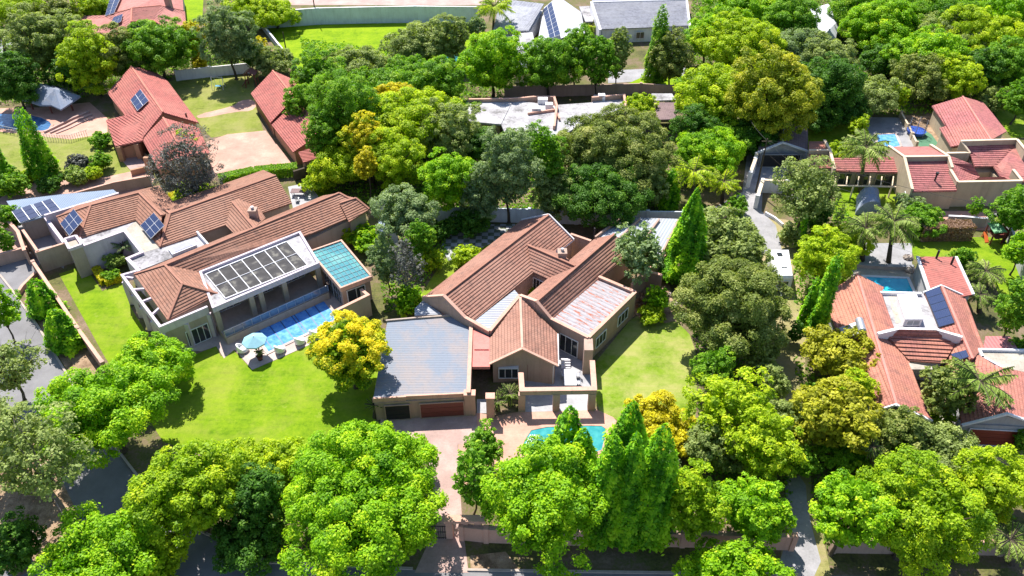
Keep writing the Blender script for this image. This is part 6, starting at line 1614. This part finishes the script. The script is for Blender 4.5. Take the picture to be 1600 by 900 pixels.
b = MB(); b.slab([q+Vector((-.25, 0, .9)), q+Vector((.25, 0, .9)), q+Vector((.1, -1.3, .12)), q+Vector((-.4, -1.3, .12))], .06); b.build('chute', M['orange'], t)
b = MB(); b.bar(q+Vector((-.2, .1, 0)), q+Vector((-.2, 0, .9)), .06); b.bar(q+Vector((.2, .1, 0)), q+Vector((.2, 0, .9)), .06)
for k in range(3): b.bar(q+Vector((-.2, .08, .25*k+.2)), q+Vector((.2, .08, .25*k+.2)), .05)
b.build('ladder', M['orange'], t)
# trampoline
q = P(1430, 210, 0); t = thing('trampoline', 'round trampoline with blue rim and black safety net on green turf', 'trampoline', q); r = 1.35
b = MB(); b.lathe(q, [(.02, .76), (r-.12, .76), (r-.12, .78), (.02, .78)], 28); b.build('jumping_mat', M['black'], t)
b = MB(); b.lathe(q, [(r-.15, .8), (r+.12, .78), (r+.12, .72), (r-.15, .74)], 28); b.build('rim_pad', M['blue'], t)
b = MB(); b.lathe(q, [(r, .30), (r, .71), (r-.03, .71), (r-.03, .30)], 28); b.build('skirt', M['blue'], t)
for k in range(6):
    a = k*math.pi/3; e = q+Vector((r*math.cos(a), r*math.sin(a), 0)); b = MB(); b.tube([e, e+Vector((0, 0, 2.5))], .045, 6); b.build('net_pole', M['metalg'], t)
b = MB()
for k in range(28):
    a0 = 2*math.pi*k/28; e = q+Vector((r*math.cos(a0), r*math.sin(a0), 0)); a1 = 2*math.pi*(k+1)/28; e1 = q+Vector((r*math.cos(a1), r*math.sin(a1), 0))
    b.bar(e+Vector((0, 0, .8)), e+Vector((0, 0, 2.3)), .018)
    for z in (1.1, 1.5, 1.9, 2.3): b.bar(e+Vector((0, 0, z)), e1+Vector((0, 0, z)), .018)
b.build('safety_net', M['black'], t)
# thatched gazebo
t = thing('gazebo', 'grey thatched gazebo with brick chimney beside the dark blue pool', 'gazebo', P(78, 165, 0))
z0, z1 = 2.1, 3.9
rim = [(32, 156), (45, 140), (60, 130), (90, 134), (126, 150), (112, 160), (95, 171), (80, 164), (62, 164), (45, 158)]
r0 = P(58, 131, z1); r1 = P(86, 139, z1)
b = MB(); Q = [P(x, y, z0) for x, y in rim]
for i in range(len(Q)):
    j = (i+1) % len(Q)
    def near(p): return r0 if (p-r0).length < (p-r1).length else r1
    a, e = near(Q[i]), near(Q[j])
    b.poly([Q[i], Q[j], a] if a is e else [Q[i], Q[j], e, a]); dn = Vector((0, 0, .25)); b.poly([Q[i]-dn, Q[j]-dn, Q[j], Q[i]])
b.poly([p-Vector((0, 0, .25)) for p in Q[::-1]]); b.build('thatch_roof', M['thatch'], t)
for x, y in ((45, 154), (75, 160), (108, 156), (60, 136), (95, 140)): p = P(x, y, 2.0); b = MB(); b.tube([Vector((p.x, p.y, 0)), Vector((p.x, p.y, 2.2))], .14, 7); b.build('post', M['wood'], t)
p = P(45, 142, 2.0); b = MB(); b.prism([p+Vector(v) for v in ((-.4, -.4, 0), (.4, -.4, 0), (.4, .4, 0), (-.4, .4, 0))], 0, 4.2); b.build('chimney', M['wallF'], t)
# curved terrace steps
b = MB()
for k in range(3):
    pts = [P(70+k*9, 208+k*0.5, 0), P(95+k*8, 196+k*2, 0), P(115+k*8, 186+k*2, 0), P(140+k*4, 176+k*4, 0)]
    for i in range(3): b.wall(pts[i], pts[i+1], 0, .34-.09*k, .35)
tag(b.build('terrace_steps', M['brick3']), 'curved brick terrace steps right of the dark blue pool', 'steps')
b = MB(); q = [P(x, y, 0) for x, y in ((0, 205), (45, 214), (80, 220), (112, 221), (140, 212))]
for i in range(4):
    n = 8
    for k in range(n): p = q[i].lerp(q[i+1], k/n); b.bar(p, p+Vector((0, 0, 1.1)), .05)
    b.bar(q[i]+Vector((0, 0, 1.1)), q[i+1]+Vector((0, 0, 1.1)), .05); b.bar(q[i]+Vector((0, 0, .6)), q[i+1]+Vector((0, 0, .6)), .03)
tag(b.build('pool_fence', M['metalg']), 'thin metal pool fence along the left lawn edge', 'fence')
# swing and climbing frame near the red roofs
q = P(342, 138, 0); t = thing('swing_set', 'white framed swing with blue seat in the shade of the pale wall', 'swing', q)
b = MB()
for sx in (-1, 1):
    for sy in (-.7, .7): b.tube([q+Vector((sx, sy, 0)), q+Vector((sx, 0, 2.1))], .04, 6)
b.tube([q+Vector((-1, 0, 2.1)), q+Vector((1, 0, 2.1))], .04, 6); b.build('frame', M['frame'], t)
b = MB(); b.prism([q+Vector(v) for v in ((-.5, -.3, 0), (.5, -.3, 0), (.5, .3, 0), (-.5, .3, 0))], .45, .52)
for s in (-.45, .45): b.bar(q+Vector((s, 0, .5)), q+Vector((s, 0, 2.08)), .03)
b.build('swing_seat', simple('light blue plastic', (.10, .42, .62), .5), t)
q = P(395, 134, 0); t = thing('climbing_frame', 'wooden climbing frame beside the stepped garage', 'climbing frame', q)
for sx in (-1, 1):
    for sy in (-.8, .8): b = MB(); b.bar(q+Vector((sx, sy, 0)), q+Vector((sx*.8, sy*.8, 2.4)), .14); b.build('post', M['wood'], t)
b = MB()
for k in range(6): b.bar(q+Vector((-1.6+.32*k, -.9, .3+.36*k)), q+Vector((-1.6+.32*k, .9, .3+.36*k)), .1)
b.bar(q+Vector((-1.7, -.9, .2)), q+Vector((.3, -.9, 2.4)), .1); b.bar(q+Vector((-1.7, .9, .2)), q+Vector((.3, .9, 2.4)), .1); b.build('ladder', M['wood'], t)
b = MB(); b.slab([q+Vector((-1.1, -1, 2.4)), q+Vector((0, -1, 3.1)), q+Vector((0, 1, 3.1)), q+Vector((-1.1, 1, 2.4))], .08); b.slab([q+Vector((0, -1, 3.1)), q+Vector((1.1, -1, 2.4)), q+Vector((1.1, 1, 2.4)), q+Vector((0, 1, 3.1))], .08); b.build('roof', M['wood'], t)
# poles and wires
def pole(x, y, h, label, arm=True):
    q = P(x, y, 0); t = thing('utility_pole', label, 'pole', q)
    b = MB(); b.tube([q, q+Vector((0, 0, h))], [.15, .09], 8); b.build('pole_shaft', M['bark'], t)
    if arm: b = MB(); b.bar(q+Vector((-.7, 0, h-.4)), q+Vector((.7, 0, h-.4)), .1); b.build('cross_arm', M['bark'], t)
    return q+Vector((0, 0, h-.3))
pole(495, 36, 7.5, 'wooden pole standing in front of the tall blue grey wall', False); pole(449, 90, 5.0, 'short dark pole beside the thin concrete wall', False)
w0 = pole(1181, 300, 8.5, 'leaning dark utility pole at the top of the lane carrying wires')
wires = MB()
for k, (x, y, z) in enumerate([(1420, 200, 8), (1600, 330, 8.5), (1150, 130, 8), (1330, 300, 7)]):
    e = P(x, y, z); pts = [w0.lerp(e, i/10)-Vector((0, 0, 1.2*math.sin(math.pi*i/10))) for i in range(11)]; wires.tube(pts, .022, 4)
tag(wires.build('overhead_wires', M['black']), 'thin dark overhead wires fanning out from the lane pole', 'wires')
# pergola screen below the pink roof link
b = MB()
for k in range(6): b.bar(P(1306+18*k, 276, 2.2), P(1304+18*k, 290, 2.0), .14)
b.bar(P(1302, 290, 2.0), P(1400, 292, 2.0), .16)
for k in range(4): p = P(1304+30*k, 290, 2.0); b.bar(Vector((p.x, p.y, 0)), p, .18)
tag(b.build('pergola', M['copeC']), 'small cream pergola in front of the low pink link roof', 'pergola')
# boulders on the sunny verge and by the poolside
rngb = np.random.default_rng(5)
def rock(x, y, s, label, group=None):
    q = P(x, y, 0); b = MB(); n = 9
    prof = [(s*.5, 0), (s*.62, s*.18), (s*.5, s*.4), (s*.2, s*.52)]
    b.lathe(q, prof, n, rngb.uniform(.8, 1.2), rngb.uniform(.7, 1.1)); b.v = [v+Vector(rngb.normal(0, s*.05, 3).tolist()) for v in b.v]
    for v in b.v: v.z = max(v.z, 0)
    tag(b.build('rock', M['kerb']), label, 'rock', group)
rock(1052, 478, .9, 'pale rock at the far end of the flower garden', 'garden rocks'); rock(1048, 462, .7, 'smaller pale rock behind it in the flower garden', 'garden rocks')
rock(1421, 424, 1.1, 'pale boulder at the right corner of the azure pool', 'poolside rocks'); rock(1418, 404, 1.0, 'round pale boulder above the retaining wall', 'poolside rocks')
rock(47, 836, .9, 'rust coloured rock on the lower left verge', 'verge rocks'); rock(65, 842, .6, 'small rock beside the feathery tree trunk', 'verge rocks')
b = MB(); b.wall(P(36, 842, 0), P(54, 892, 0), 0, .6, .3); tag(b.build('low_wall', M['wallG']), 'low grey kerb wall at the lower left under the trees', 'wall')
